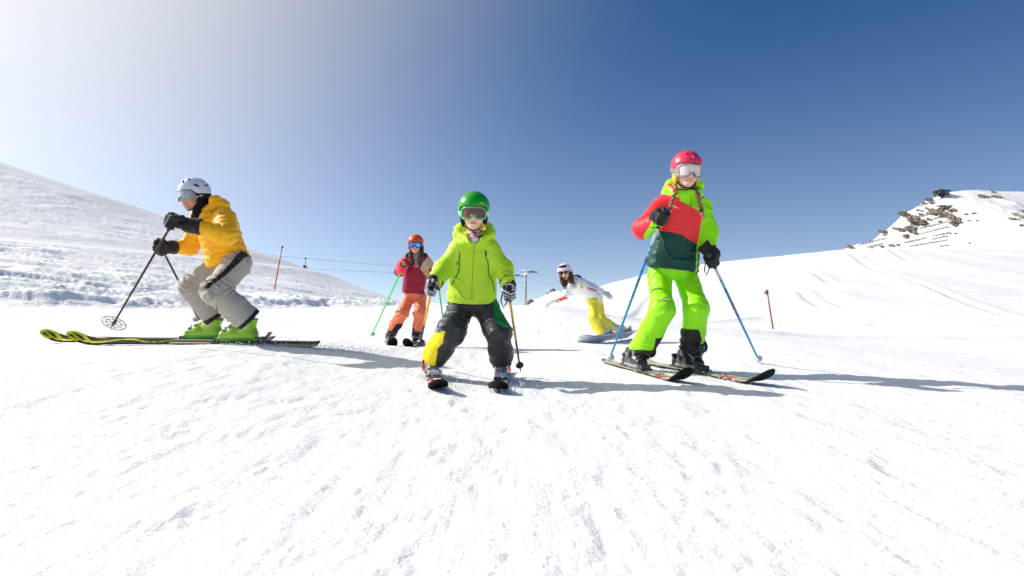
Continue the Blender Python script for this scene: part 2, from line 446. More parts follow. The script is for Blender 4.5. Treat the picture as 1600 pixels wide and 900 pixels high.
NC, APEX = 940, 3.0
ws_ = np.linspace(-1, 1, NC); ws_ = 1.3 * (.75 * ws_ + .25 * ws_ ** 3)
r1 = np.exp(np.linspace(np.log(0.8), np.log(98), 860)); r2 = np.exp(np.linspace(np.log(98), np.log(4000), 40))[1:]
rr_ = np.concatenate([r1, r2]); NR = len(rr_)
GX = rr_[:, None] * ws_[None, :]; GY = np.repeat(rr_[:, None] - APEX, NC, 1)
GZ = height(GX.ravel(), GY.ravel()).reshape(NR, NC)
ii, jj = np.meshgrid(np.arange(NR - 1), np.arange(NC - 1), indexing='ij')
fq = np.stack([ii * NC + jj, ii * NC + jj + 1, (ii + 1) * NC + jj + 1, (ii + 1) * NC + jj], -1).reshape(-1, 4)
vv = np.stack([GX, GY, GZ], -1).reshape(-1, 3)
fx, fy = vv[fq[:, 0], 0], vv[fq[:, 0], 1]
reg = np.where((fy > y_start(fx)) & (fy < 110) & (fx < -2.0), 1, np.where((fy > y_start(fx) + .6) & (fy < 110) & (fx > 2.0), 2, 0))
for k, nm, mt in ((0, 'ground', 'piste_snow'), (1, 'hill_left', 'hill_snow'), (2, 'hill_right', 'smooth_snow')):
    F = fq[reg == k]; used, inv = np.unique(F, return_inverse=True)
    o = link(nm, vv[used], inv.reshape(-1, 4), mt); tag(o, kind='structure')
    o['label'] = {0: 'flat groomed white ski piste in the foreground', 1: 'rough tracked snow hill rising on the left', 2: 'smooth snow hill with curving ski tracks on the right'}[k]
# ------------------------------------------------------------------ people: shared builders
def pick(*rules, base):
    """colour function from (mask function, colour) rules; later rules win"""
    def f(P):
        c = np.tile(np.asarray(base, float), (len(P), 1))
        for m, k in rules: c[m(P)] = k
        return c
    return f
def folds(segs, amp, seed=0, quilt=None):
    """cloth creases: rings across the limbs, strongest at the joints, plus soft dents"""
    segs = [(np.asarray(a, float), np.asarray(b, float), l) for a, b, l in segs]
    def f(P):
        best = np.full(len(P), 1e9); ph = np.zeros(len(P)); tj = np.zeros(len(P))
        W = P + .03 * np.stack([noise3(P * 9, seed + i) for i in range(3)], 1)
        for a, b, l in segs:
            d = b - a; L = np.linalg.norm(d); dn = d / L
            s = (W - a) @ dn; q = np.clip(s, 0, L)
            r = np.linalg.norm(P - a - q[:, None] * dn, axis=1)
            k = r < best; best[k] = r[k]; ph[k] = (s / l)[k]; tj[k] = (np.abs(q / L - .5) * 2)[k]
        n1 = noise3(P * 7, seed + 5); n2 = noise3(P * 16, seed + 6)
        cre = 1 - np.abs(np.sin(pi * (ph + 1.1 * n1)))          # thin ridge lines
        cre = cre ** 2.2
        return amp * (cre * (.35 + .65 * tj) * np.clip(.35 + 1.3 * noise3(P * 5 + 7, seed + 8) + .35, 0, 1.3) - .25 + .55 * n1 + .3 * n2)
    return f

def head(root, body_extra, c, hh, R, skin, lip, h, smile=False, colour_extra=(), k=0.02, lips=1.0):
    """one continuous body: head with face, neck, trunk and limbs"""
    c = np.asarray(c, float)
    def L(a, f_, u): return c + R @ (V3(a, -f_, u) * hh)
    S = lambda v: np.asarray(v) * hh
    Rr = R
    parts = [ell(L(0, -.1, .25), S((.64, .80, .73)), Rr), ell(L(0, .12, -.28), S((.54, .60, .70)), Rr)]
    fs = union(parts, .12 * hh)
    more = [ell(L(0, .40, -.80), S((.27, .27, .20)), Rr), ell(L(.27, .42, -.36), S((.25, .26, .24)), Rr), ell(L(-.27, .42, -.36), S((.25, .26, .24)), Rr),
            cap(L(0, .66, .02), L(0, .84, -.36), .055 * hh, .10 * hh), ell(L(.1, .74, -.40), S((.08, .1, .07)), Rr), ell(L(-.1, .74, -.40), S((.08, .1, .07)), Rr),
            ell(L(.55, -.02, -.2), S((.1, .16, .24)), Rr), ell(L(-.55, -.02, -.2), S((.1, .16, .24)), Rr)]
    fs = union([fs] + more, .10 * hh)
    w = .24 if smile else .18
    fs = union([fs, ell(L(0, .665, -.575), S((w, .1 - .03 * (1 - lips), .045)), Rr), ell(L(0, .65, -.70), S((w * .85, .1 - .03 * (1 - lips), .055)), Rr)], .05 * hh)
    groove = union([cap(L(-w, .70, -.60 if smile else -.63), L(0, .78, -.645), .022 * hh), cap(L(0, .78, -.645), L(w, .70, -.60 if smile else -.63), .022 * hh)], .01 * hh)
    fs = minus(fs, groove, .02 * hh)
    for sg in (-1, 1): fs = minus(fs, ell(L(.24 * sg, .74, -.02), S((.16, .12, .09)), Rr), .06 * hh)
    fs = union([fs, ell(L(.24, .56, -.02), S((.13, .13, .11)), Rr), ell(L(-.24, .56, -.02), S((.13, .13, .11)), Rr)], .02 * hh)
    body = union([fs] + body_extra, .35 * hh)
    skin, lip = np.asarray(skin), np.asarray(lip)
    def col(P):
        q = (P - c) @ R / hh; a, f_, u = q[:, 0], -q[:, 1], q[:, 2]
        o = np.tile(skin, (len(P), 1))
        ch = np.exp(-((np.abs(a) - .32) / .17) ** 2 - ((u + .42) / .18) ** 2) * (f_ > .2)
        o = o * (1 + ch[:, None] * V3(.06, -.16, -.14))
        m = (np.abs(a) < w * 1.02) & (f_ > .5)
        lm = m & (np.abs(u + .635 - (.045 * (np.abs(a) / w) ** 2 if smile else 0)) < .105 * lips * np.sqrt(np.clip(1.05 - (a / w) ** 2, 0, 1)))
        o[lm] = lip
        if smile: 
            tm = m & (np.abs(u + .625 - .045 * (np.abs(a) / w) ** 2) < .026) & (np.abs(a) < w * .75); o[tm] = V3(.62, .58, .52)
        else:
            dm = m & (np.abs(u + .645) < .016); o[dm] = lip * .45
        ey = (((np.abs(a) - .24) / .11) ** 2 + ((u + .02) / .075) ** 2 < 1) & (f_ > .35); o[ey] = V3(.7, .68, .65)
        ir = (((np.abs(a) - .24) / .055) ** 2 + ((u + .02) / .06) ** 2 < 1) & (f_ > .35); o[ir] = V3(.03, .02, .015)
        br = (((np.abs(a) - .25) / .17) ** 2 + ((u - .16) / .035) ** 2 < 1) & (f_ > .3); o[br] = V3(.06, .04, .025)
        for fn, k_ in colour_extra: o[fn(a, f_, u, P)] = k_
        return o
    return sdf_obj('body', body, h, 'skin', root, col)

def helmet(root, c, hh, R, colour, h, vents=(), brim=.22, pad_col=(.015, .015, .02), back=-.42, label=None, size=1.0, low_col=None, strap_col=(.02, .02, .02), shine='plastic', trim=None):
    c = np.asarray(c, float); s = size
    def L(a, f_, u): return c + R @ (V3(a, -f_, u) * hh)
    C0 = V3(0, -.06, .26); rad = V3(.88, 1.0, .90) * s
    out = ell(L(*C0), rad * hh, R); inn = ell(L(*C0), (rad - .10) * hh, R)
    def cut(P):
        q = (P - c) @ R / hh; a, f_, u = q[:, 0], -q[:, 1], q[:, 2]
        lim = np.interp(f_, [-1.1, -.5, .15, .55, 1.0], [back, back, -.16, brim - .06, brim]) 
        return (lim - u) * hh * .8
    def f(P): return np.maximum(np.maximum(out(P), -inn(P)), cut(P))
    f.box = out.box
    def col(P):
        o = np.tile(np.asarray(colour, float), (len(P), 1))
        inside = inn(P) < .03 * hh; o[inside] = V3(.012, .012, .014)
        if low_col is not None:
            q = (P - c) @ R / hh; u = q[:, 2]; f_ = -q[:, 1]
            o[(u < np.interp(f_, [-1.1, -.2, .3, 1.], [.05, -.02, -.3, -.9])) & ~inside] = low_col
        if trim is not None:
            q = (P - c) @ R / hh; lim = np.interp(-q[:, 1], [-1.1, -.5, .15, .55, 1.0], [back, back, -.16, brim - .06, brim])
            o[(q[:, 2] < lim + .07) & ~inside] = trim
        return o
    ho = sdf_obj('helmet', f, h, shine, root, col, pad=.02)
    if label: ho['label'] = label
    # ear pads and chin strap
    for sg in (-1, 1):
        sdf_obj('ear_pad', union([ell(L(.64 * sg, -.05, -.34), V3(.13, .34, .40) * hh, R), ell(L(.60 * sg, .0, -.62), V3(.10, .2, .2) * hh, R)], .06 * hh), h, 'knit', ho, np.asarray(pad_col, float), pad=.01)
    st = MB()
    st.tube([L(-.62, .08, -.5), L(-.52, .2, -.78), L(-.25, .36, -1.0), L(0, .40, -1.04), L(.25, .36, -1.0), L(.52, .2, -.78), L(.62, .08, -.5)], .035 * hh, 6, strap_col)
    st.build('chin_strap', 'knit', ho)
    for (a, f_, u, la, lu, rot) in vents:           # dark slots set into the shell
        d = V3(a, f_, u) - C0; d = d / np.linalg.norm(d / rad); p = L(*(C0 + d))
        n = norm(R @ (V3(d[0] / rad[0] ** 2, -d[1] / rad[1] ** 2, d[2] / rad[2] ** 2)))
        t = norm(np.cross(V3(0, 0, 1), n)); b = np.cross(n, t)
        t2, b2 = t * cos(rot) + b * sin(rot), b * cos(rot) - t * sin(rot)
        sdf_obj('vent', ell(p, V3(la, lu, .05) * hh, np.stack([t2, b2, n], 1)), h * .6, 'rubber', ho, V3(.01, .01, .012), pad=.005)
    return ho, L, C0, rad

def goggles(root, c, hh, R, frame_col, lens_col, h, up=0.0, tilt=0.0, strap=None, hel=None, band=.13, frame_fn=None, lens_fn=None, out=0.0, wide=.66, lens_mat='mirror_lens', tall=.345):
    c = np.asarray(c, float)
    Rt = R @ rotm(0, tilt, 0) if tilt else R
    def coords(P):
        q = (P - c) @ Rt / hh; return q[:, 0], -q[:, 1] - out, q[:, 2] - up
    def shell(a, f_): 
        k = np.sqrt((a / .78) ** 2 + ((f_ - .02) / .92) ** 2); return (k - 1) * .8
    def rr(a, u, hx, hz, rd):
        x, z = np.abs(a) - (hx - rd), np.abs(u + .15) - (hz - rd)
        d = np.hypot(np.maximum(x, 0), np.maximum(z, 0)) + np.minimum(np.maximum(x, z), 0) - rd
        nose = .2 - np.hypot(a, (u + .15 + hz + .02) * .9)
        return np.maximum(d, nose)
    def ffr(P):
        a, f_, u = coords(P); s = shell(a, f_)
        ring = np.maximum(rr(a, u, wide, tall, .24), -rr(a, u, wide - .10, tall - .09, .17))
        return np.maximum(np.maximum(ring, np.maximum(s - .05, -s - .26)), -f_ + .05) * hh * .8
    def fle(P):
        a, f_, u = coords(P); s = shell(a, f_)
        return np.maximum(np.maximum(rr(a, u, wide - .085, tall - .075, .18), np.maximum(s - .015, -s - .05)), -f_ + .05) * hh * .8
    ctr = c + Rt @ (V3(0, -(.35 + out), -.15 + up) * hh); m = V3(1, 1, 1) * hh * .95
    ffr.box = fle.box = (ctr - m, ctr + m)
    go = sdf_obj('goggles', ffr, h, 'plastic', root, frame_fn or np.asarray(frame_col, float), pad=.0)
    if lens_fn is None: lens_fn = np.asarray(lens_col, float)
    sdf_obj('lens', fle, h, lens_mat, go, lens_fn, pad=.0)
    if strap is not None:
        ho, L, C0, rad = hel
        sh = ell(L(*C0), rad * hh, R)
        def fst(P):
            q = (P - c) @ R / hh; f_, u = -q[:, 1], q[:, 2]
            mid = np.interp(f_, [-1, .6], [.0, -.14]) + up * .5
            d = np.maximum(np.abs(sh(P)) - .022 * hh, (np.abs(u - mid) - band) * hh)
            return np.maximum(d, (f_ - .48) * hh)
        fst.box = sh.box
        sdf_obj('strap', fst, h, 'knit', go, strap, pad=.02)
    return go

def glove(root, p, axis, wrist, sc, col, h, side=1, cuff_r=.042, cuff_len=.07, mitt=False):
    """hand closed round a shaft: palm, four curled fingers, thumb, cuff. p on the shaft, axis up the shaft, wrist = wrist point"""
    p, wrist = np.asarray(p, float), np.asarray(wrist, float); a = norm(axis)
    w = wrist - p; wl_ = np.linalg.norm(w); w = norm(w - a * (w @ a)) if np.linalg.norm(w - a * (w @ a)) > 1e-4 else norm(np.cross(a, V3(0, 1, 0)))
    o = np.cross(a, w) * side
    def L(x, y, z): return p + (x * w + y * o + z * a) * sc
    f = [rbox(L(.022, .030, 0), V3(.036, .017, .044) * sc, .015 * sc, np.stack([w, o, a], 1))]
    for i, (z, r, g) in enumerate(((.034, .0125, .95), (.012, .0135, 1.06), (-.011, .013, 1.0), (-.032, .0115, .86))):
        ch = []
        for ang, rad in ((25, .037), (75, .040 * g), (140, .036), (205, .033)):
            t = radians(ang); ch.append(L(-sin(t) * rad, cos(t) * rad, z * (1 + .05 * (i - 1.5))))
        f += [cap(ch[0], ch[1], r * 1.12 * sc, r * 1.05 * sc), cap(ch[1], ch[2], r * 1.05 * sc, r * sc), cap(ch[2], ch[3], r * sc, r * .9 * sc)]
    th = [L(.045, .022, .032), L(.030, -.008, .052), L(.008, -.032, .048), L(-.016, -.036, .040)]
    hand = union(f, .006 * sc)
    hand = union([hand] + [cap(th[i], th[i + 1], (.016 - .0015 * i) * sc, (.0145 - .0015 * i) * sc) for i in range(3)], .010 * sc)
    we = L(.06, .022, 0); wd = norm(wrist - we)
    hand = union([hand, cap(L(.05, .026, 0), wrist, .030 * sc, cuff_r * .92), keep(cap(wrist - wd * cuff_len * .5, wrist + wd * cuff_len * .8, cuff_r, cuff_r * 1.12), wrist + wd * cuff_len * .55, -wd)], .014 * sc)
    return sdf_obj('glove', hand, h, 'fabric', root, col, pad=.015)

def open_glove(root, p, wrist, up, sc, col, h, cuff_r=.045):
    """gloved hand held open, fingers spread"""
    p, wrist = np.asarray(p, float), np.asarray(wrist, float); d = norm(p - wrist); u = norm(np.asarray(up) - d * (np.asarray(up) @ d)); s = np.cross(d, u)
    L = lambda x, y, z: p + (x * d + y * s + z * u) * sc
    f = [rbox(L(0, 0, 0), V3(.05, .044, .02) * sc, .018 * sc, np.stack([d, s, u], 1))]
    for y, ln, r in ((-.034, .062, .0115), (-.012, .078, .0125), (.012, .074, .0125), (.034, .055, .011)):
        f += [cap(L(.045, y, 0), L(.045 + ln * .55, y * 1.25, -.006), r * sc), cap(L(.045 + ln * .55, y * 1.25, -.006), L(.045 + ln, y * 1.4, -.024), r * sc, r * .85 * sc)]
    f += [cap(L(-.03, -.035, 0), L(.005, -.07, -.01), .015 * sc, .0135 * sc), cap(L(.005, -.07, -.01), L(.035, -.082, -.02), .0135 * sc, .011 * sc)]
    f += [cap(L(-.04, 0, 0), wrist, .03 * sc, cuff_r), cap(wrist, wrist - d * .04, cuff_r, cuff_r * 1.05)]
    return sdf_obj('glove', union(f, .009 * sc), h, 'fabric', root, col, pad=.015)

def boot(root, pos, dirv, L_, shaft_to, cols, h, pivot=False, shaft=.19):
    """alpine ski boot: sole lugs, lower shell, tongue, tilted cuff, buckles, power strap. pos = middle of the sole on the ground"""
    pos = np.asarray(pos, float); f = norm(V3(dirv[0], dirv[1], 0)); r = np.cross(f, V3(0, 0, 1)); u = V3(0, 0, 1)
    s = L_ / .30; R = np.stack([r, f, u], 1)
    W = lambda a, b, c: pos + R @ (V3(a, b, c) * s)
    sh = np.asarray(shaft_to, float); top = W(0, -.055, .10); sd_ = norm(sh - top); topc = top + sd_ * shaft * s
    sole = rbox(W(0, 0, .014), V3(.040, .150, .014) * s, .006 * s, R)
    low = union([cap(W(0, -.085, .062), W(0, .03, .060), .052 * s, .052 * s), cap(W(0, .03, .056), W(0, .098, .048), .050 * s, .040 * s), rbox(W(0, .0, .036), V3(.042, .128, .022) * s, .014 * s, R)], .03 * s)
    cuff = keep(keep(cap(top - sd_ * .03, topc + sd_ * .05, .062 * s, .070 * s), topc, -sd_), top - sd_ * .03, sd_)
    tongue = cap(W(0, .055, .095), topc + f * .035 * s - sd_ * .035 * s, .030 * s, .032 * s)
    fn = union([union([sole, low], .01 * s), cuff, tongue], .016 * s)
    main, lowc, sol, ton = [np.asarray(q, float) for q in cols[:4]]
    dl = np.array([0])
    def col(P):
        q = (P - pos) @ R / s; o = np.tile(lowc, (len(P), 1))
        o[(P - top) @ sd_ > -.012 * s] = main
        o[tongue(P) < .004 * s] = ton
        o[q[:, 2] < .027] = sol
        return o
    bo = sdf_obj('boot', fn, h, 'plastic', root, col, pad=.012)
    bc, bc2 = cols[4], cols[5]
    if pivot:
        for sg in (-1, 1):
            pc = top + sd_ * .02 * s + r * sg * .055 * s; m = MB(); m.tube([pc, pc + r * sg * .012 * s], [.026 * s, .024 * s], 14, (.62, .66, .68)); m.build('pivot', 'plastic', bo)
            m = MB(); m.tube([pc + r * sg * .011 * s, pc + r * sg * .016 * s], [.013 * s, .012 * s], 12, (.06, .06, .07)); m.build('rivet', 'steel', bo)
    side = r
    for i, (b, z) in enumerate(((.088, .092), (.045, .118), )):
        m = MB(); m.tube([W(.045, b - .01, z - .045), W(.030, b, z - .006), W(0, b + .006, z + .008), W(-.030, b, z - .006), W(-.045, b - .01, z - .045)], .0075 * s, 6, bc)
        m.box(W(-.034, b, z - .012), V3(.007, .014, .010) * s, R, bc2, .002 * s); m.box(W(.034, b, z - .012), V3(.007, .014, .010) * s, R, bc2, .002 * s)
        m.build('buckle', 'steel', bo)
    for t in ((.05, .12) if shaft > .15 else (.05,)):
        cc = top + sd_ * t * s; m = MB(); ff = norm(f - sd_ * (f @ sd_)); pts = []
        for k in range(13):
            an = radians(-110 + 220 * k / 12); pts.append(cc + (ff * cos(an) + r * sin(an)) * .072 * s + ff * .012 * s)
        m.tube(pts, .0075 * s, 6, bc if t < .1 else cols[6] if len(cols) > 6 else bc)
        m.box(cc + r * .071 * s + ff * .02 * s, V3(.008, .02, .011) * s, R, bc2, .002 * s); m.box(cc - r * .071 * s + ff * .02 * s, V3(.008, .02, .011) * s, R, bc2, .002 * s)
        m.build('buckle', 'steel', bo)
    return bo

def ski(tail, tip, width, top_fn, label, group, bind_at, bind_col, tip_rise=.09, base_col=(.006, .006, .007), edge_col=(.35, .35, .33), lift=.006, boot_len=.3, heel_col=None, roll=0.0):
    """ski lying on the snow between tail and tip (x, y); shaped sidecut, turned-up shovel, bindings"""
    tail, tip = np.asarray(tail, float), np.asarray(tip, float); d = tip - tail; Ls = np.linalg.norm(d); d /= Ls; r = V3(d[1], -d[0])
    if len(tail) == 2:
        zs = [float(height(np.array([tail[0] + d[0] * t * Ls]), np.array([tail[1] + d[1] * t * Ls]), False)[0]) for t in (0.0, .5, 1.0)]
    za = np.polyfit([0, .5, 1], zs, 2)
    N, M = 140, 12; th = .012
    v, f, c = [], [], []
    for side in (1, 0):
        for i in range(N + 1):
            t = i / N
            wd = width * (.5 * (1 - .30 * sin(pi * min(1, t / .92)) ** .9)) 
            e = (1 - t) * Ls; 
            if e < .11: wd *= math.sqrt(max(.0004, 1 - (1 - e / .11) ** 2.3))
            e2 = t * Ls
            if e2 < .05: wd *= .75 + .25 * math.sqrt(e2 / .05)
            k = max(0, (t * Ls - (Ls - .24)) / .24); zr = tip_rise * k ** 1.9
            k2 = max(0, (.08 - t * Ls) / .08); zr += .015 * k2 ** 2
            z = float(np.polyval(za, t)) + lift + zr + (th * (1 - .45 * k) if side else 0)
            for j in range(M + 1):
                s = j / M * 2 - 1; p = tail + d * (t * Ls) + r * s * wd
                v.append((p[0], p[1], z + (s + 1) * wd * math.tan(roll))); c.append(top_fn(t * Ls, s, Ls) if side else base_col)
    K = (N + 1) * (M + 1)
    for i in range(N):
        for j in range(M):
            q = (i * (M + 1) + j, i * (M + 1) + j + 1, (i + 1) * (M + 1) + j + 1, (i + 1) * (M + 1) + j)
            f.append(q[::-1]); f.append(tuple(x + K for x in q))
        for j in (0, M):
            a, b = i * (M + 1) + j, (i + 1) * (M + 1) + j; f.append((a, b, b + K, a + K) if j == 0 else (a, a + K, b + K, b))
    for i in (0, N):
        for j in range(M):
            a = i * (M + 1) + j; f.append((a, a + 1, a + 1 + K, a + K))
    root_loc = (*(tail + d * bind_at), float(np.polyval(za, bind_at / Ls)))
    root = empty('ski', root_loc)
    tag(root, label, 'ski', group)
    b = link('blade', np.array(v), f, 'topsheet', root, np.array(c), True)
    me = b.data
    m = MB(); zt = root_loc[2] + lift + th
    R = np.stack([V3(r[0], r[1], 0), V3(d[0], d[1], 0), V3(0, 0, 1)], 1)
    P = lambda a, bb, cc: V3(*root_loc) + R @ V3(a, bb, cc + lift + th)
    bl = boot_len / 2
    for nm, y0, sg in (('toe_binding', bl + .022, 1), ('heel_binding', -bl - .028, -1)):
        m = MB(); w2 = width * .40
        m.box(P(0, y0 - sg * .02, .008), (w2, .060, .008), R, (.03, .03, .035), .003)
        m.box(P(0, y0, .026 + (.008 if sg < 0 else 0)), (w2 * .82, .026, .016 + (.008 if sg < 0 else 0)), R, bind_col, .006)
        if sg > 0:
            m.box(P(w2 * .75, y0 - .034, .030), (.007, .018, .012), R, (.03, .03, .035), .003); m.box(P(-w2 * .75, y0 - .034, .030), (.007, .018, .012), R, (.03, .03, .035), .003)
        else:
            Rl = R @ np.array([[1, 0, 0], [0, cos(.5), -sin(.5)], [0, sin(.5), cos(.5)]]).T
            m.box(P(0, y0 - .026, .066), (w2 * .5, .010, .034), R @ np.array([[1, 0, 0], [0, cos(.6), sin(.6)], [0, -sin(.6), cos(.6)]]).T, heel_col or bind_col, .004)
            m.box(P(0, y0 + .030, .044), (w2 * .6, .012, .008), R, (.03, .03, .035), .003)
        m.build(nm, 'plastic', root, smooth=False)
    # lift plate under the boot
    MB().box(P(0, 0, .005), (width * .34, bl, .004), R, (.05, .05, .055), .002).build('plate', 'plastic', root, smooth=False)
    return root, zt

def pole(grip, tip, label, group, shaft_fn, grip_col, basket_col, basket_r=.035, rs=.0075, over=.05, spokes=False, strap_col=(.02, .02, .02), strap=True, sc=1.0):
    grip, tip = np.asarray(grip, float), np.asarray(tip, float); ax = norm(grip - tip); L = np.linalg.norm(grip - tip)
    root = empty('ski_pole', tip); tag(root, label, 'ski pole', group)
    n = 60; m = MB(); pts = [tip + ax * (L * i / n) for i in range(2, n + 1)]
    side = norm(np.cross(ax, V3(0, 1, .2))); oth = np.cross(ax, side)
    v, f, c = [], [], []; K = 10
    for i, p in enumerate(pts):
        t = (i + 2) / n
        for k in range(K):
            a = 2 * pi * k / K; v.append(p + rs * (.72 + .28 * min(1, t * 1.6)) * (side * cos(a) + oth * sin(a))); c.append(shaft_fn(t, k))
    for i in range(len(pts) - 1):
        for k in range(K): f.append((i * K + k, i * K + (k + 1) % K, (i + 1) * K + (k + 1) % K, (i + 1) * K + k))
    f += [tuple(range(K))[::-1], tuple((len(pts) - 1) * K + k for k in range(K))]
    link('shaft', np.array(v), f, 'paint', root, np.array(c))
    MB().tube([tip - ax * .0, tip + ax * (L * .02), tip + ax * (L * 2.1 / n)], [.0015, rs * .55, rs * .7], 8, (.25, .25, .27)).build('tip', 'steel', root)
    g = MB(); gp = [grip - ax * .085 * sc, grip - ax * .07 * sc, grip - ax * .03 * sc, grip, grip + ax * .035 * sc, grip + ax * (over) * sc, grip + ax * (over + .016) * sc, grip + ax * (over + .022) * sc]
    g.tube(gp, [q * sc for q in (.012, .0165, .0145, .0155, .0145, .019, .019, .010)], 10, grip_col); g.build('grip', 'rubber', root)
    bp = tip + ax * .065
    if spokes:
        b = MB(); ring = [bp + basket_r * (side * cos(2 * pi * k / 20) + oth * sin(2 * pi * k / 20)) for k in range(21)]
        b.tube(ring, .004, 6, basket_col); b.tube([q * .62 + bp * .38 for q in ring], .003, 6, basket_col)
        for k in range(8): a = 2 * pi * k / 8; b.tube([bp, bp + basket_r * (side * cos(a) + oth * sin(a))], .003, 5, basket_col)
        b.tube([bp - ax * .015, bp + ax * .03], .012, 8, (.05, .05, .05)); b.build('basket', 'plastic', root)
    else:
        b = MB(); pr = [bp - ax * .006, bp - ax * .004, bp + ax * .004, bp + ax * .012, bp + ax * .03]
        b.tube(pr, [basket_r * .9, basket_r, basket_r * .97, .014, .010], 14, basket_col); b.build('basket', 'plastic', root)
    if strap:
        s = MB(); a0 = grip + ax * (over * .8) * sc; e = side if side[2] < 0 else -side
        dn = V3(0, 0, -1)
        s.tube([a0, a0 + side * .035 + dn * .02, a0 + side * .045 + dn * .07, a0 + side * .03 + dn * .11, a0 + side * .008 + dn * .08, a0 - ax * .02], .0045, 5, strap_col); s.build('strap', 'knit', root)
    return root

def leg_sdf(hip, knee, ank, r0, r1, r2, cut=0.0, flare=1.0):
    hip, knee, ank = [np.asarray(q, float) for q in (hip, knee, ank)]; d = norm(ank - knee)
    mid = knee * .45 + ank * .55
    lo = union([cap(knee, mid, r1, (r1 * .5 + r2 * .5) * 1.02), cap(mid, ank + d * .12, (r1 * .5 + r2 * .5) * 1.02, r2 * flare)], .03)
    lo = keep(lo, ank + d * cut, -d)
    return union([cap(hip, knee, r0, r1), lo], .05)
# ------------------------------------------------------------------ people
def pxy(d):
    return (lambda P: 800 + F_PX * P[:, 0] / d), (lambda P: 476 - F_PX * (P[:, 2] - CAM_H) / d)
def drape(f, pix, y0, y1, out=.002):
    """points on the front of garment f met by the sight lines through photo positions"""
    res = []
    for px, py in pix:
        ys = np.linspace(y0, y1, 260); P = np.array([at(px, py, y) for y in ys]); d = f(P); k = np.argmax(d < out)
        if d[k] < out: res.append(P[k])
    return res
def dense(pix, n=5):
    o = []
    for (a, b), (c, d) in zip(pix[:-1], pix[1:]): o += [(a + (c - a) * i / n, b + (d - b) * i / n) for i in range(n)]
    return o + [pix[-1]]
def seam(name, f, pix, y0, y1, r, col, parent, mat='fabric'):
    p = drape(f, dense(pix), y0, y1)
    if len(p) > 2: MB().tube(p, r, 5, col).build(name, mat, parent)
def person(loc, label, group='skiers and snowboarder coming down the piste'):
    o = empty('person', loc); tag(o, label, 'person', group); return o
BLK = V3(.012, .012, .014)
def mk(fn): return lambda P: fn(P)

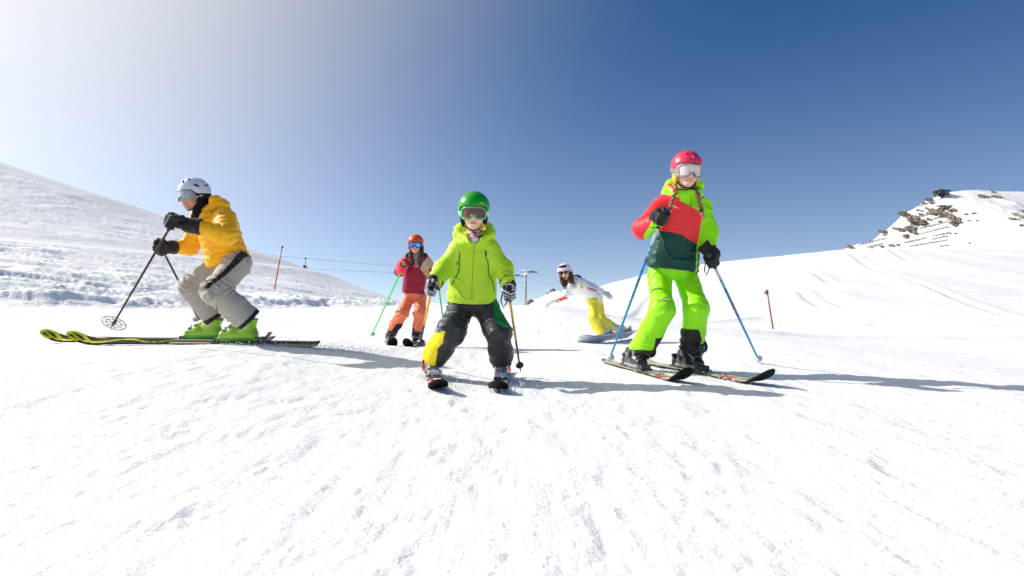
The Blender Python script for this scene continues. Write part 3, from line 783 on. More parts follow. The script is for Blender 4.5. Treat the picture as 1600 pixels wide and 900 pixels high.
# ================================================================= boy in lime green
def boy():
    A = at
    lime, green, char, yel = lin('bde62c'), lin('0aa035'), V3(.035, .036, .040), lin('ffe000')
    d = 3.72; PX, PY = pxy(d)
    bA, bB = V3((676 - 800) / F_PX * 3.76, 3.76, 0), V3((784 - 800) / F_PX * 3.76, 3.76, 0)
    for b in (bA, bB): b[2] = gz(b[0], b[1])
    root = person(((bA + bB) / 2), 'child in a lime green jacket, green helmet and charcoal trousers with a yellow shin panel')
    R = rotm(radians(2), radians(4), 0); hc = A(740.5, 331.5, 3.60); hh = .114
    sA, eA, wA = A(715, 390, 3.66), A(693, 420, 3.62), A(680, 439, 3.52); hA = A(674.5, 451, 3.46)
    sB, eB, wB = A(767, 390, 3.66), A(787, 420, 3.64), A(793, 441, 3.56); hB = A(795, 458, 3.50)
    hipA, knA, anA = A(722, 477, 3.74), A(704, 519, 3.58), A(677, 560, 3.73)
    hipB, knB, anB = A(757, 477, 3.74), A(779, 519, 3.60), A(784, 563, 3.73)
    nk, pel = A(741, 376, 3.66), A(739, 470, 3.74)
    ex = [cap(A(740.5, 352, 3.64), nk, .045, .05), cap(nk, pel, .05, .06), cap(sA, eA, .035, .03), cap(eA, wA, .03, .024), cap(wA, hA, .024, .02), cap(sB, eB, .035, .03), cap(eB, wB, .03, .024), cap(wB, hB, .024, .02),
          cap(sA, sB, .04), cap(hipA, knA, .045, .045), cap(knA, anA, .045, .035), cap(hipB, knB, .045, .045), cap(knB, anB, .045, .035)]
    head(root, ex, hc, hh, R, V3(.84, .52, .39), V3(.66, .30, .25), .0052, lips=.6)
    hel = helmet(root, hc, hh, R, lin('0b9a1e'), .004, vents=[], pad_col=(.01, .015, .05), brim=.30, size=1.02, strap_col=(.015, .015, .02))
    MB().box(hc + R @ (V3(.52, -.30, -.86) * hh), V3(.11, .05, .2) * hh, R @ rotm(0, 0, radians(42)), lin('f2c230'), .006).build('buckle', 'plastic', hel[0])
    # yellow-green lettering on the shell, over the brow
    st = MB(); x0 = .30
    for i, w in enumerate((.05, .05, .04, .05, .035, 0, .06)):
        if w:
            a = x0 + .045; dd = V3(a, .86, .42) - hel[2]; dd = dd / np.linalg.norm(dd / hel[3])
            n_ = norm(R @ V3(dd[0] / hel[3][0] ** 2, -dd[1] / hel[3][1] ** 2, dd[2] / hel[3][2] ** 2)); t_ = norm(np.cross(V3(0, 0, 1), n_)); b_ = np.cross(n_, t_)
            st.box(hel[1](*(hel[2] + dd)), (.0026, .0042, .0012), np.stack([t_, b_, n_], 1), lin('b6e61e'))
        x0 += .062
    st.build('lettering', 'paint', hel[0], smooth=False)
    goggles(root, hc, hh, R, lin('1fb564'), V3(.16, .045, .03), .0036, up=.02, strap=lin('bfe9c9'), hel=hel, wide=.71, lens_mat='tinted_lens')
    # jacket
    tor = loft(A(741, 362, 3.67), A(738.5, 472, 3.735), R, [0, .08, .16, .3, .6, .85, 1.0], [.066, .090, .142, .150, .149, .158, .162], [.07, .085, .10, .112, .115, .122, .125])
    arms = [cap(sA, eA, .062, .056), cap(eA, wA, .056, .048), cap(sB, eB, .062, .056), cap(eB, wB, .056, .048)]
    j = union([tor] + arms, .035)
    hood = union([cap(A(715, 367, 3.66), A(722, 358, 3.74), .036, .042), cap(A(722, 358, 3.74), A(741, 352, 3.80), .042, .05), cap(A(741, 352, 3.80), A(760, 358, 3.74), .05, .042), cap(A(760, 358, 3.74), A(767, 367, 3.66), .042, .036),
                  cap(A(716, 366, 3.64), A(735, 378, 3.555), .026, .020), cap(A(766, 366, 3.64), A(747, 378, 3.555), .026, .020)], .02)
    j = union([j, hood], .02)
    j = minus(j, cap(A(741, 371, 3.55), A(741, 346, 3.64), .038, .075), .008)
    for w, e in ((wA, eA), (wB, eB)):
        pass
    segs = [(sA, eA, .05), (eA, wA, .038), (sB, eB, .05), (eB, wB, .038), (A(741, 380, 3.7), A(739, 472, 3.7), .16)]
    fd = folds(segs, .0085, 3)
    dk = lin('0a5a38')
    jo = sdf_obj('jacket', j, .0058, 'nylon', root, lime, fd)
    sm = lambda P: j(P) - fd(P)
    for nm, pix, r, c in (('zip', [(741, 378), (740, 400), (738, 430), (737, 468)], .0018, lin('7fb010')), ('zip', [(718, 395), (718, 406), (713, 414)], .0032, dk), ('zip', [(718, 410), (717, 424), (711, 436), (704, 446)], .0028, dk),
                          ('zip', [(759, 394), (759, 401), (763, 412), (763, 428), (770, 440), (773, 456)], .0028, dk), ('zip', [(759, 392), (759, 400)], .005, BLK),
                          ('tab', [(733.5, 365.5), (737, 370.5)], .0075, BLK), ('tab', [(749, 370.5), (754, 368)], .0075, BLK), ('collar_edge', [(729, 356), (736, 367), (741, 373)], .003, dk), ('collar_edge', [(755, 357), (747, 367), (741, 373)], .003, dk)):
        seam(nm, sm, pix, 3.3, 3.9, r, c, jo)
    # patterned neck scarf
    sc_ = cap(A(741, 374, 3.60), A(741, 360, 3.66), .036, .050)
    def scol(P):
        n = noise3(P * 70, 9); o = np.tile(V3(.7, .7, .72), (len(P), 1)); o[n > .25] = V3(.6, .05, .12); o[n < -.3] = V3(.08, .06, .25); return o
    sdf_obj('neck_scarf', sc_, .005, 'knit', root, scol, pad=.01)
    # trousers
    tr = union([ell(A(739, 470, 3.74), (.140, .105, .085)), leg_sdf(hipA, knA, anA, .086, .082, .078), leg_sdf(hipB, knB, anB, .085, .078, .076)], .04)
    def tcol(P):
        x, y = PX(P), PY(P); o = np.tile(char, (len(P), 1))
        left = x < 738
        yl = left & (y > 515) & (x < np.interp(y, [515, 520, 532, 542, 556, 570], [703, 701, 698, 688, 686, 682])) & (P[:, 1] < 3.78)
        o[yl] = yel
        o[(~left) & (y < 509) & (x > np.interp(y, [470, 480, 497, 509], [771, 772, 774, 786]))] = lin('07803a')
        o[left & (np.abs(x - 690) < 7) & (np.abs(y - 514) < 3)] = V3(.18, .18, .18)
        return o
    fd = folds([(hipA, knA, .075), (knA, anA, .06), (hipB, knB, .075), (knB, anB, .06)], .012, 21)
    to = sdf_obj('trousers', tr, .0058, 'nylon', root, tcol, fd)
    seam('reflective_mark', lambda P: tr(P) - fd(P), [(703, 489), (709, 487), (714, 488)], 3.3, 3.9, .003, V3(.4, .4, .42), to)
    seam('reflective_mark', lambda P: tr(P) - fd(P), [(697, 492), (703, 494), (708, 491)], 3.3, 3.9, .002, V3(.4, .4, .42), to)
    # skis point at the camera, tails out
    white = lin('e8e6e4'); red = lin('d8271c')
    for tipxy, b, lab in (((-.392, 3.08), bA, 'short white ski with upturned black shovel on the yellow-shin side of the child in lime'), ((-.078, 3.08), bB, 'short white ski with upturned black shovel on the all-charcoal leg of the child in lime')):
        tipxy = np.array(tipxy); dv = norm(tipxy - b[:2]); ln = 1.16; back = ln - np.linalg.norm(tipxy - b[:2]); tail = b[:2] - dv * back
        def tf(s, q, L): return tuple(red) if (s < .5 * back or abs(s - back - .25) < .05 and q > 0) else (tuple(V3(.05, .05, .05)) if s > L - .1 else tuple(white))
        _, zt = ski(tail, tipxy, .114, tf, lab, 'skis of the child in lime green', back, tuple(V3(.55, .55, .56)), tip_rise=.072, boot_len=.245, heel_col=tuple(red))
        gry = V3(.16, .165, .165)
        an = anA if b is bA else anB
        boot(root, (b[0], b[1], zt + .009), dv, .245, an, (gry, gry * 1.3, V3(.6, .6, .6), gry * .8, tuple(lin('e0261a')), tuple(lin('c9211a')), tuple(lin('c9211a'))), .0045, shaft=.15)
    # poles and striped gloves
    ylw = lin('eeb211')
    def shaft(t, k): return tuple(ylw) if (.42 < t < .92 and (int(t * 55) % 3 or k % 4)) else (.02, .02, .02)
    grp = 'poles of the child in lime green'
    tA, tB = A(656, 541, 4.18), A(813.5, 581, 3.93)
    tB[2] = max(tB[2], gz(tB[0], tB[1]))
    pole(hA, tA, 'black and yellow ski pole trailing behind the child in lime, on the yellow-shin side', grp, shaft, (.015, .015, .015), (.012, .012, .012), .030, strap=False, sc=.8)
    pole(hB, tB, 'black and yellow ski pole planted beside the all-charcoal leg of the child in lime', grp, shaft, (.015, .015, .015), (.012, .012, .012), .028, sc=.8)
    def gcol(axis, p):
        a = norm(axis)
        def f(P):
            q = (P - p) @ a; s_ = np.sin((q + .4 * (P[:, 0] - p[0])) * 2 * pi / .022); o = np.tile(V3(.035, .04, .055), (len(P), 1)); o[s_ > .45] = V3(.62, .63, .66)
            o[np.linalg.norm(P - p, axis=1) > .062] = BLK; return o
        return f
    glove(root, hA, hA - tA, wA, .86, gcol(hA - tA, hA), .0042, 1, .042, cuff_len=.05)
    glove(root, hB, hB - tB, wB, .86, gcol(hB - tB, hB), .0042, -1, .042, cuff_len=.05)
boy()

# ================================================================= tall girl in coral, lime and dark green
def girl():
    A = at
    lime, coral, dkg = lin('9bf60c'), lin('ff343f'), lin('03443b')
    d = 4.02; PX, PY = pxy(d)
    bA, bB = V3((998 - 800) / F_PX * 4.26, 4.26, 0), V3((1082 - 800) / F_PX * 4.2, 4.2, 0)
    for b in (bA, bB): b[2] = gz(b[0], b[1])
    root = person((bA + bB) / 2, 'tall girl in pink helmet, coral, lime and dark green jacket and lime trousers')
    R = rotm(radians(4), radians(6), radians(2)); hc = A(1072.5, 266.5, 3.92); hh = .119
    sA, eA, wA, hA = A(1034, 322, 4.03), A(1005, 357, 3.90), A(1026, 346, 3.74), A(1034, 340, 3.68)
    sB, eB, wB, hB = A(1096, 324, 4.03), A(1108, 364, 4.00), A(1107, 390, 3.94), A(1112, 407, 3.90)
    hipA, knA, anA = A(1030, 432, 4.14), A(1035, 484, 3.96), A(1001, 549, 4.24)
    hipB, knB, anB = A(1073, 432, 4.14), A(1088, 482, 3.98), A(1081, 547, 4.18)
    nk = A(1070, 304, 4.0)
    ex = [cap(A(1071, 288, 3.96), nk, .047, .055), cap(nk + V3(0, .05, 0), A(1052, 415, 4.13), .05, .06), cap(sA, eA, .04, .035), cap(eA, wA, .033, .026), cap(wA, hA, .026, .02), cap(sB, eB, .04, .035), cap(eB, wB, .033, .026), cap(wB, hB, .026, .02), cap(sA, sB, .045),
          cap(hipA, knA, .045, .045), cap(knA, anA, .045, .04), cap(hipB, knB, .045, .045), cap(knB, anB, .045, .04)]
    head(root, ex, hc, hh, R, V3(.84, .53, .40), V3(.68, .30, .26), .0054, smile=True, lips=.8)
    hel = helmet(root, hc, hh, R, lin('ea2d58'), .0042, vents=[(-.30, .75, .95, .085, .06, 0), (.33, .75, .95, .085, .06, 0)], brim=.36, pad_col=tuple(lin('e9b94a')), shine='plastic', strap_col=(.03, .03, .03))
    dd = V3(.03, .9, .68) - hel[2]; dd = dd / np.linalg.norm(dd / hel[3])
    MB().tube([hel[1](*(hel[2] + dd)) + V3(0, .002, 0), hel[1](*(hel[2] + dd)) - V3(0, .003, 0)], [.010, .008], 12, (.45, .25, .28)).build('badge', 'paint', hel[0])
    def chk(P):
        q = (P - hc) @ R / hh; o = np.tile(V3(.02, .02, .02), (len(P), 1))
        k = (np.floor(np.arctan2(q[:, 0], -q[:, 1]) * 13) + np.floor(q[:, 2] * 11)) % 2 == 0; o[k] = V3(.55, .55, .56); return o
    goggles(root, hc, hh, R, (.02, .02, .02), V3(.80, .66, .64), .0036, strap=chk, hel=hel, frame_fn=chk, wide=.76, up=.04, lens_mat='tinted_lens', tall=.38)
    # braids
    for nm, pts in (('braid', [A(1056, 290, 3.90), A(1054, 305, 3.845), A(1050, 317, 3.83), A(1046, 328, 3.80), A(1042, 336, 3.76)]), ('braid', [A(1087, 291, 3.92), A(1091, 306, 3.875), A(1094, 320, 3.87), A(1097, 330, 3.87), A(1099, 342, 3.87)])):
        P = np.array(pts); t = np.linspace(0, 1, 15); C = np.stack([np.interp(t, np.linspace(0, 1, len(P)), P[:, i]) for i in range(3)], 1)
        fs = []
        for i in range(14):
            o = .008 * (1 if i % 2 else -1); a, b = C[i] + V3(o, 0, 0), C[i + 1] + V3(-o, 0, 0); rr_ = .0125 * (1 - .3 * i / 14); fs.append(cap(a, b, rr_, rr_ * .9))
        f = union(fs, .004)
        tie = C[10]
        def hcol(P, tie=tie, C=C): o = np.tile(V3(.30, .14, .065), (len(P), 1)) * (1 + .4 * noise3(P * 120, 3))[:, None]; o[P[:, 2] < tie[2] - .008] = V3(.50, .24, .11); o[np.abs(P[:, 2] - tie[2]) < .008] = BLK; return o
        sdf_obj(nm, f, .0042, 'hair', root, hcol, pad=.01)
    tor = loft(A(1071, 290, 4.02), A(1050.5, 420, 4.10), R, [0, .06, .14, .25, .55, .85, 1.0], [.078, .10, .150, .165, .166, .178, .182], [.08, .09, .105, .118, .122, .132, .136])
    j = union([tor, cap(sA, eA, .072, .066), cap(eA, wA, .064, .056), cap(sB, eB, .070, .062), cap(eB, wB, .060, .052)], .035)
    hood = union([cap(A(1042, 300, 4.02), A(1050, 290, 4.09), .04, .046), cap(A(1050, 290, 4.09), A(1071, 286, 4.14), .046, .055), cap(A(1071, 286, 4.14), A(1090, 290, 4.09), .055, .044), cap(A(1046, 298, 3.99), A(1062, 304, 3.90), .03, .028), cap(A(1093, 298, 4.0), A(1080, 303, 3.91), .03, .028), cap(A(1062, 304, 3.90), A(1080, 303, 3.91), .028)], .02)
    j = minus(union([j, hood], .02), cap(A(1071, 301, 3.95), A(1071, 276, 3.94), .05, .072), .008)
    fd = folds([(sA, eA, .055), (eA, wA, .04), (sB, eB, .055), (eB, wB, .042), (A(1070, 310, 4.05), A(1050, 420, 4.05), .18)], .009, 11)
    dA = norm(wA - eA)
    def jcol(P):
        x, y = PX(P), PY(P); o = np.tile(lime, (len(P), 1))
        l1 = np.interp(x, [985, 1036, 1060, 1095, 1120], [290, 303, 318, 336, 350]); l2 = np.interp(x, [985, 1030, 1060, 1088, 1110], [338, 361, 368, 384, 396])
        body = x < np.interp(y, [330, 336, 385, 395], [1130, 1094.5, 1087, 1087])
        o[(y > l1) & body] = coral; o[(y > l2) & body] = dkg
        # sleeve on the coral side: coral outside, lime along the underside of the forearm
        fa = (P - eA) @ dA; rad = np.linalg.norm(P - eA - np.clip(fa, 0, 1)[:, None] * dA, axis=1)
        sl = (rad < .085) & (fa > -.02) & (x < 1036) & (P[:, 1] < 3.97) & (y > 335); o[sl] = coral; o[sl & (y > np.interp(x, [995, 1003, 1012, 1024, 1034], [380, 352, 341, 335, 331])) & (fa > .0)] = lime
        o[(x < 1018) & (y > 352) & (fa <= .03) & (x < 1000)] = coral
        o[(x > 1090) & (y > 385)] = dkg * .6
        return o
    jo = sdf_obj('jacket', j, .0058, 'nylon', root, jcol, fd)
    sm = lambda P: j(P) - fd(P)
    seam('label_mark', sm, [(1049, 321), (1060, 325.5)], 3.5, 4.1, .0042, V3(.75, .72, .7), jo)
    seam('zip', sm, [(1080, 305), (1079.5, 322)], 3.5, 4.1, .002, lin('5fae08'), jo)
    seam('hood_lining', sm, [(1045, 288), (1050, 292), (1055, 297)], 3.6, 4.2, .013, coral, jo)
    sdf_obj('neck_warmer', cap(A(1071, 303, 3.97), A(1071, 290, 3.98), .056, .055), .005, 'knit', root, BLK, pad=.01)
    tr = union([ell(A(1051, 420, 4.13), (.150, .115, .075)), leg_sdf(hipA, knA, anA, .085, .084, .086), leg_sdf(hipB, knB, anB, .085, .082, .084)], .028)
    def tcol(P):
        x, y = PX(P), PY(P); y4 = 476 - F_PX * (P[:, 2] - CAM_H) / 4.18; x4 = 800 + F_PX * P[:, 0] / 4.18
        o = np.tile(lime, (len(P), 1))
        rt = x4 > 1048
        o[rt & (y4 > 512) & (x4 < np.interp(y4, [512, 518, 530, 552], [1076, 1080, 1084, 1089]))] = BLK
        o[(~rt) & (x4 > 1016) & (y4 > 527)] = BLK
        o[(~rt) & (y4 > 546)] = BLK * 2
        return o
    fd = folds([(hipA, knA, .08), (knA, anA, .06), (hipB, knB, .08), (knB, anB, .06)], .013, 31)
    to = sdf_obj('trousers', tr, .0058, 'nylon', root, tcol, fd)
    seam('label_mark', lambda P: tr(P) - fd(P), [(1033, 467), (1040, 467.5), (1047, 468)], 3.5, 4.2, .0055, V3(.75, .8, .7), to)
    cream = V3(.55, .52, .38)
    def tf(s, q, L):
        n = float(noise3(np.array([[s * 9, q * 1.5, 3.]]), 4)[0])
        if s > L - .16: return (.02, .02, .02)
        if 1.0 < s < 1.16 and n > 0: return (.55, .12, .10)
        return tuple(cream * (1 + .3 * n)) if n > -.35 else (.16, .2, .12)
    for b, tail, tip, lab in ((bA, (.805, 4.86), (1.075, 3.46), 'cream ski with black shovel ending nearer the child in lime, under the tall girl'), (bB, (1.13, 4.80), (1.545, 3.38), 'cream ski with black shovel reaching farthest right, under the tall girl')):
        tail, tip = np.array(tail), np.array(tip); dv = norm(tip - tail); t = (b[:2] - tail) @ dv; b[:2] = tail + dv * t
        _, zt = ski(tail, tip, .112, tf, lab, 'skis of the tall girl', t, (.02, .02, .022), tip_rise=.10, boot_len=.28)
        gr = V3(.02, .02, .022)
        boot(root, (b[0], b[1], zt + .009), dv, .285, anA if b is bA else anB, (gr, gr * 1.6, V3(.3, .3, .3), gr * .8, (.25, .25, .26), (.4, .4, .42)), .0048)
    blue = lin('1786c4')
    def shaft(t, k):
        if t > .86: return (.55, .62, .68)
        if .50 < t < .78 and (int(t * 70) % 4 == 0 or (int(t * 40) % 3 == 0 and k % 3)): return (.04, .10, .20)
        if .78 < t: return (.30, .48, .60) if int(t * 60) % 2 else tuple(blue)
        return tuple(blue)
    tA, tB = A(950.5, 566, 4.62), A(1187.5, 567, 4.72)
    for t in (tA, tB): t[2] = max(t[2], gz(t[0], t[1]) - .01)
    grp = 'poles of the tall girl'
    pole(hA, tA, 'blue ski pole gripped at chest height by the tall girl in pink helmet', grp, shaft, (.02, .02, .02), (.62, .66, .7), .034, rs=.0105, strap=True)
    pole(hB, tB, 'blue ski pole held low at her side by the tall girl, slanting right', grp, shaft, (.03, .05, .06), (.62, .66, .7), .034, rs=.0105)
    glove(root, hA, hA - tA, wA, .92, BLK * 1.3, .0044, 1, .046, cuff_len=.05)
    glove(root, hB, hB - tB, wB, .95, BLK * 1.3, .0044, -1, .047, cuff_len=.09)
girl()

# ================================================================= man in yellow
def man():
    A = at
    yel, grey = lin('ffb90a'), lin('b2aa9f')
    d = 4.9; PX, PY = pxy(d)
    bN, bF = V3((376 - 800) / F_PX * 4.84, 4.84, 0), V3((322 - 800) / F_PX * 5.14, 5.14, 0)
    for b in (bN, bF): b[2] = gz(b[0], b[1])
    root = person((bN + bF) / 2, 'crouching man in a yellow puffer jacket, white helmet and grey trousers')
    yaw = radians(-30)
    R = rotm(yaw, radians(4), radians(0)); hc = A(303.5, 304.5, 4.88); hh = .133
    Rb = rotm(radians(-62), radians(18), 0)
    sN, eN, wN, hN = A(352, 343, 4.78), A(351, 368, 4.60), A(304, 353, 4.44), A(271, 346, 4.36)
    sF, eF, wF, hF = A(313, 341, 5.08), A(297, 386, 5.14), A(270, 386, 5.02), A(252, 387, 4.96)
    hipN, knN, anN = A(369, 414, 4.90), A(336, 456, 4.72), A(388, 499, 4.86)
    hipF, knF, anF = A(352, 412, 5.10), A(300, 447, 5.04), A(336, 495, 5.14)
    nk = A(326, 327, 4.93)
    ex = [cap(A(312, 318, 4.90), nk, .055, .065), cap(nk, A(358, 396, 4.98), .07, .07), cap(sN, eN, .05, .045), cap(eN, wN, .042, .024), cap(wN, hN + (wN - hN) * .7, .022, .014), cap(sF, eF, .05, .045), cap(eF, wF, .042, .024), cap(wF, hF + (wF - hF) * .7, .022, .014), cap(sN, sF, .06),
          cap(hipN, knN, .06, .055), cap(knN, anN, .055, .045), cap(hipF, knF, .06, .055), cap(knF, anF, .055, .045)]
    head(root, ex, hc, hh, R, V3(.64, .30, .18), V3(.50, .15, .12), .006, smile=True, colour_extra=[(lambda a, f, u, P: (u < -.45) & (u > -1.) & (f < .42) & (np.abs(a) > .3) & (noise3(P * 160, 2) > .2), V3(.28, .14, .09))])
    hel = helmet(root, hc, hh, R, lin('d3d9ee'), .0045, vents=[(.10, .80, .78, .07, .15, .35), (.35, .55, 1.0, .07, .15, .7), (.80, .30, .50, .18, .075, -.35), (.82, -.40, .60, .14, .065, .1), (-.45, .72, .80, .07, .14, -.2)], brim=.20, low_col=V3(.015, .015, .018), back=-.25, size=.98, trim=V3(.02, .02, .022))
    mk_ = MB()
    for i, (w, z) in enumerate(((.030, .05), (.035, .09), (.045, .13))):
        mk_.box(hel[1](.80, .24 - .14 * i, -.20 + .06 * i), (.004, .005, z * hh * .6), R @ rotm(0, radians(-25), radians(-6)), (.7, .72, .75))
    mk_.build('mark', 'paint', hel[0], smooth=False)
    goggles(root, hc, hh, R, V3(.30, .31, .33), V3(.55, .50, .50), .004, strap=V3(.015, .015, .018), hel=hel, wide=.72, band=.10, up=.03)
    # black neck gaiter / balaclava
    sdf_obj('neck_gaiter', union([cap(hc + R @ V3(.0, .06, -.05), A(320, 325, 4.93), .085, .072), cap(A(316, 322, 4.88), A(308, 340, 4.83), .06, .05), cap(A(320, 325, 4.93), A(332, 332, 4.93), .072, .07)], .03), .006, 'knit', root, V3(.012, .012, .016), pad=.01)
    tor = loft(A(330, 320, 4.95), A(357, 412, 5.0), Rb, [0, .1, .22, .4, .7, .92, 1.0], [.09, .14, .19, .205, .20, .20, .19], [.10, .13, .155, .168, .168, .178, .172])
    arms = [cap(sN, eN, .095, .088), cap(eN, eN * .14 + wN * .86, .084, .060), cap(sF, eF, .085, .076), cap(eF, eF * .12 + wF * .88, .072, .055)]
    j = union([tor] + arms, .04)
    hood = union([cap(A(337, 314, 4.85), A(347, 322, 4.92), .05, .06), cap(A(347, 322, 4.92), A(347, 322, 5.04), .06, .055), cap(A(337, 314, 4.85), A(318, 344, 4.79), .042, .03), cap(A(305, 335, 5.0), A(312, 346, 4.84), .035, .03)], .025)
    j = minus(union([j, hood], .03), cap(A(315, 324, 4.9), A(326, 332, 4.93), .07, .075), .01)
    ta, tb = A(331, 320, 4.95), A(356, 407, 5.0); tdn = norm(tb - ta)
    segs = [(sN, eN), (eN, wN), (sF, eF), (eF, wF)]
    cf = folds([(sN, eN, .05), (eN, wN, .045), (sF, eF, .05), (eF, wF, .045), (ta, tb, .1)], .007, 41)
    def quilt(P):
        s = ((P - ta) @ tdn) / .062; amp = np.full(len(P), .0095); armd = np.full(len(P), 1e9)
        for a, b in segs:
            dd = b - a; L = np.linalg.norm(dd); dd = dd / L; q = (P - a) @ dd; r = np.linalg.norm(P - a - np.clip(q, 0, L)[:, None] * dd, axis=1)
            k = (r < armd) & (r < .094) & ((P - ta) @ tdn > .02); armd[k] = r[k]; s = np.where(k, q / .06, s)
        s = s + .35 * noise3(P * 8, 4)
        return amp * (np.abs(np.sin(pi * s)) ** .55 - .6) + cf(P)
    def jcol(P):
        o = np.tile(yel, (len(P), 1)); return o
    jo = sdf_obj('jacket', j, .0062, 'nylon', root, jcol, quilt)
    sm = lambda P: j(P) - quilt(P)
    for px in (342.5, 346.5):
        p = drape(sm, [(px - .7, 333.5), (px + .7, 333.5)], 4.3, 5.2)
        if len(p) == 2: MB().tube(p, .006, 6, (.05, .04, .04)).build('badge', 'paint', jo)
    tr = union([ell(A(365, 407, 5.0), (.15, .15, .11)), leg_sdf(hipN, knN, anN, .120, .104, .112, .015), leg_sdf(hipF, knF, anF, .118, .102, .106, .015)], .05)
    def tcol(P):
        x, y = PX(P), PY(P); o = np.tile(grey, (len(P), 1)); near = P[:, 1] < 4.98
        ln = np.interp(y, [395, 410, 430, 452], [382, 378, 366, 351]); w = np.interp(y, [395, 452], [5.5, 4.])
        o[near & (np.abs(x - ln) < w) & (y < 453)] = V3(.012, .012, .014)
        for (a, an) in ((knN, anN), (knF, anF)):
            dd = norm(an - a); o[((P - an) @ dd > -.022) & (np.linalg.norm(P - an, axis=1) < .16)] = V3(.012, .012, .016)
        return o
    fd = folds([(hipN, knN, .09), (knN, anN, .07), (hipF, knF, .09), (knF, anF, .07)], .013, 51)
    to = sdf_obj('trousers', tr, .0062, 'fabric', root, tcol, fd)
    st = lambda P: tr(P) - fd(P)
    seam('zip', st, [(337, 478), (340, 484), (340, 489)], 4.3, 5.0, .003, V3(.04, .04, .04), to); seam('pocket_seam', st, [(362, 399), (370, 402), (376, 406)], 4.3, 5.2, .003, V3(.10, .09, .08), to)
    ykl = lin('d4dc10')
    def tf(s, q, L):
        e = L - s
        w1 = abs(q - .75 * math.sin(e * 15 + .6)) < .30 * (1 - e / .95); w2 = abs(q + .55 * math.sin(e * 11 - .4)) < .16 * (1 - e / .95)
        if e < .035: return tuple(ykl)
        if e < .85: return tuple(ykl) if (w1 or w2 or (e < .12 and abs(q) > .7)) else (.012, .012, .012)
        return (.42, .44, .22) if abs(q) > .55 else (.05, .05, .05)
    lime = lin('98cc1c')
    for b, tail, tip, an, lab in ((bN, (-1.66, 4.90), (-3.73, 4.78), anN, 'long black and yellow ski nearest the camera under the crouching man'), (bF, (-2.16, 5.16), (-4.23, 5.12), anF, 'long black and yellow ski behind, its tip farthest left, under the crouching man')):
        tail, tip = np.array(tail), np.array(tip); dv = norm(tip - tail); t = (b[:2] - tail) @ dv; b[:2] = tail + dv * t
        _, zt = ski(tail, tip, .132, tf, lab, 'skis of the crouching man', t, (.02, .025, .035), tip_rise=.10, boot_len=.345, heel_col=(.35, .04, .02), base_col=(.012, .012, .012), roll=radians(15))
        boot(root, (b[0] + dv[0] * .02, b[1] + dv[1] * .02, zt + .018), dv, .345, an, (lime, lime * .85, lin('3f9020'), lin('a9c45a'), (.16, .17, .18), (.45, .46, .48)), .005, pivot=True, shaft=.08)
    def shaft(t, k): return (.015, .015, .017) if int(t * 30) % 9 else (.14, .05, .05)
    grp = 'poles of the crouching man'
    tN, tF = A(172, 515, 4.55), A(312, 503, 5.75)
    pole(hN, tN, 'black ski pole with clear round basket reaching forward from the crouching man', grp, shaft, (.02, .02, .02), (.55, .56, .58), .088, rs=.009, spokes=True, strap=False, over=.04)
    pole(hF, tF, 'black ski pole slanting back behind the knee of the crouching man', grp, shaft, (.02, .02, .02), (.3, .3, .3), .05, rs=.009, strap=False, over=.03)
    def gc(P):
        o = np.tile(V3(.012, .012, .014), (len(P), 1)); n = noise3(P * 28, 6); o[(n > .75)] = V3(.02, .10, .04); o[n < -.8] = V3(.20, .04, .03); return o
    glove(root, hN, hN - tN, wN, 1.2, gc, .005, 1, .060, cuff_len=.09)
    glove(root, hF, hF - tF, wF, 1.2, gc, .005, -1, .058, cuff_len=.06)
man()

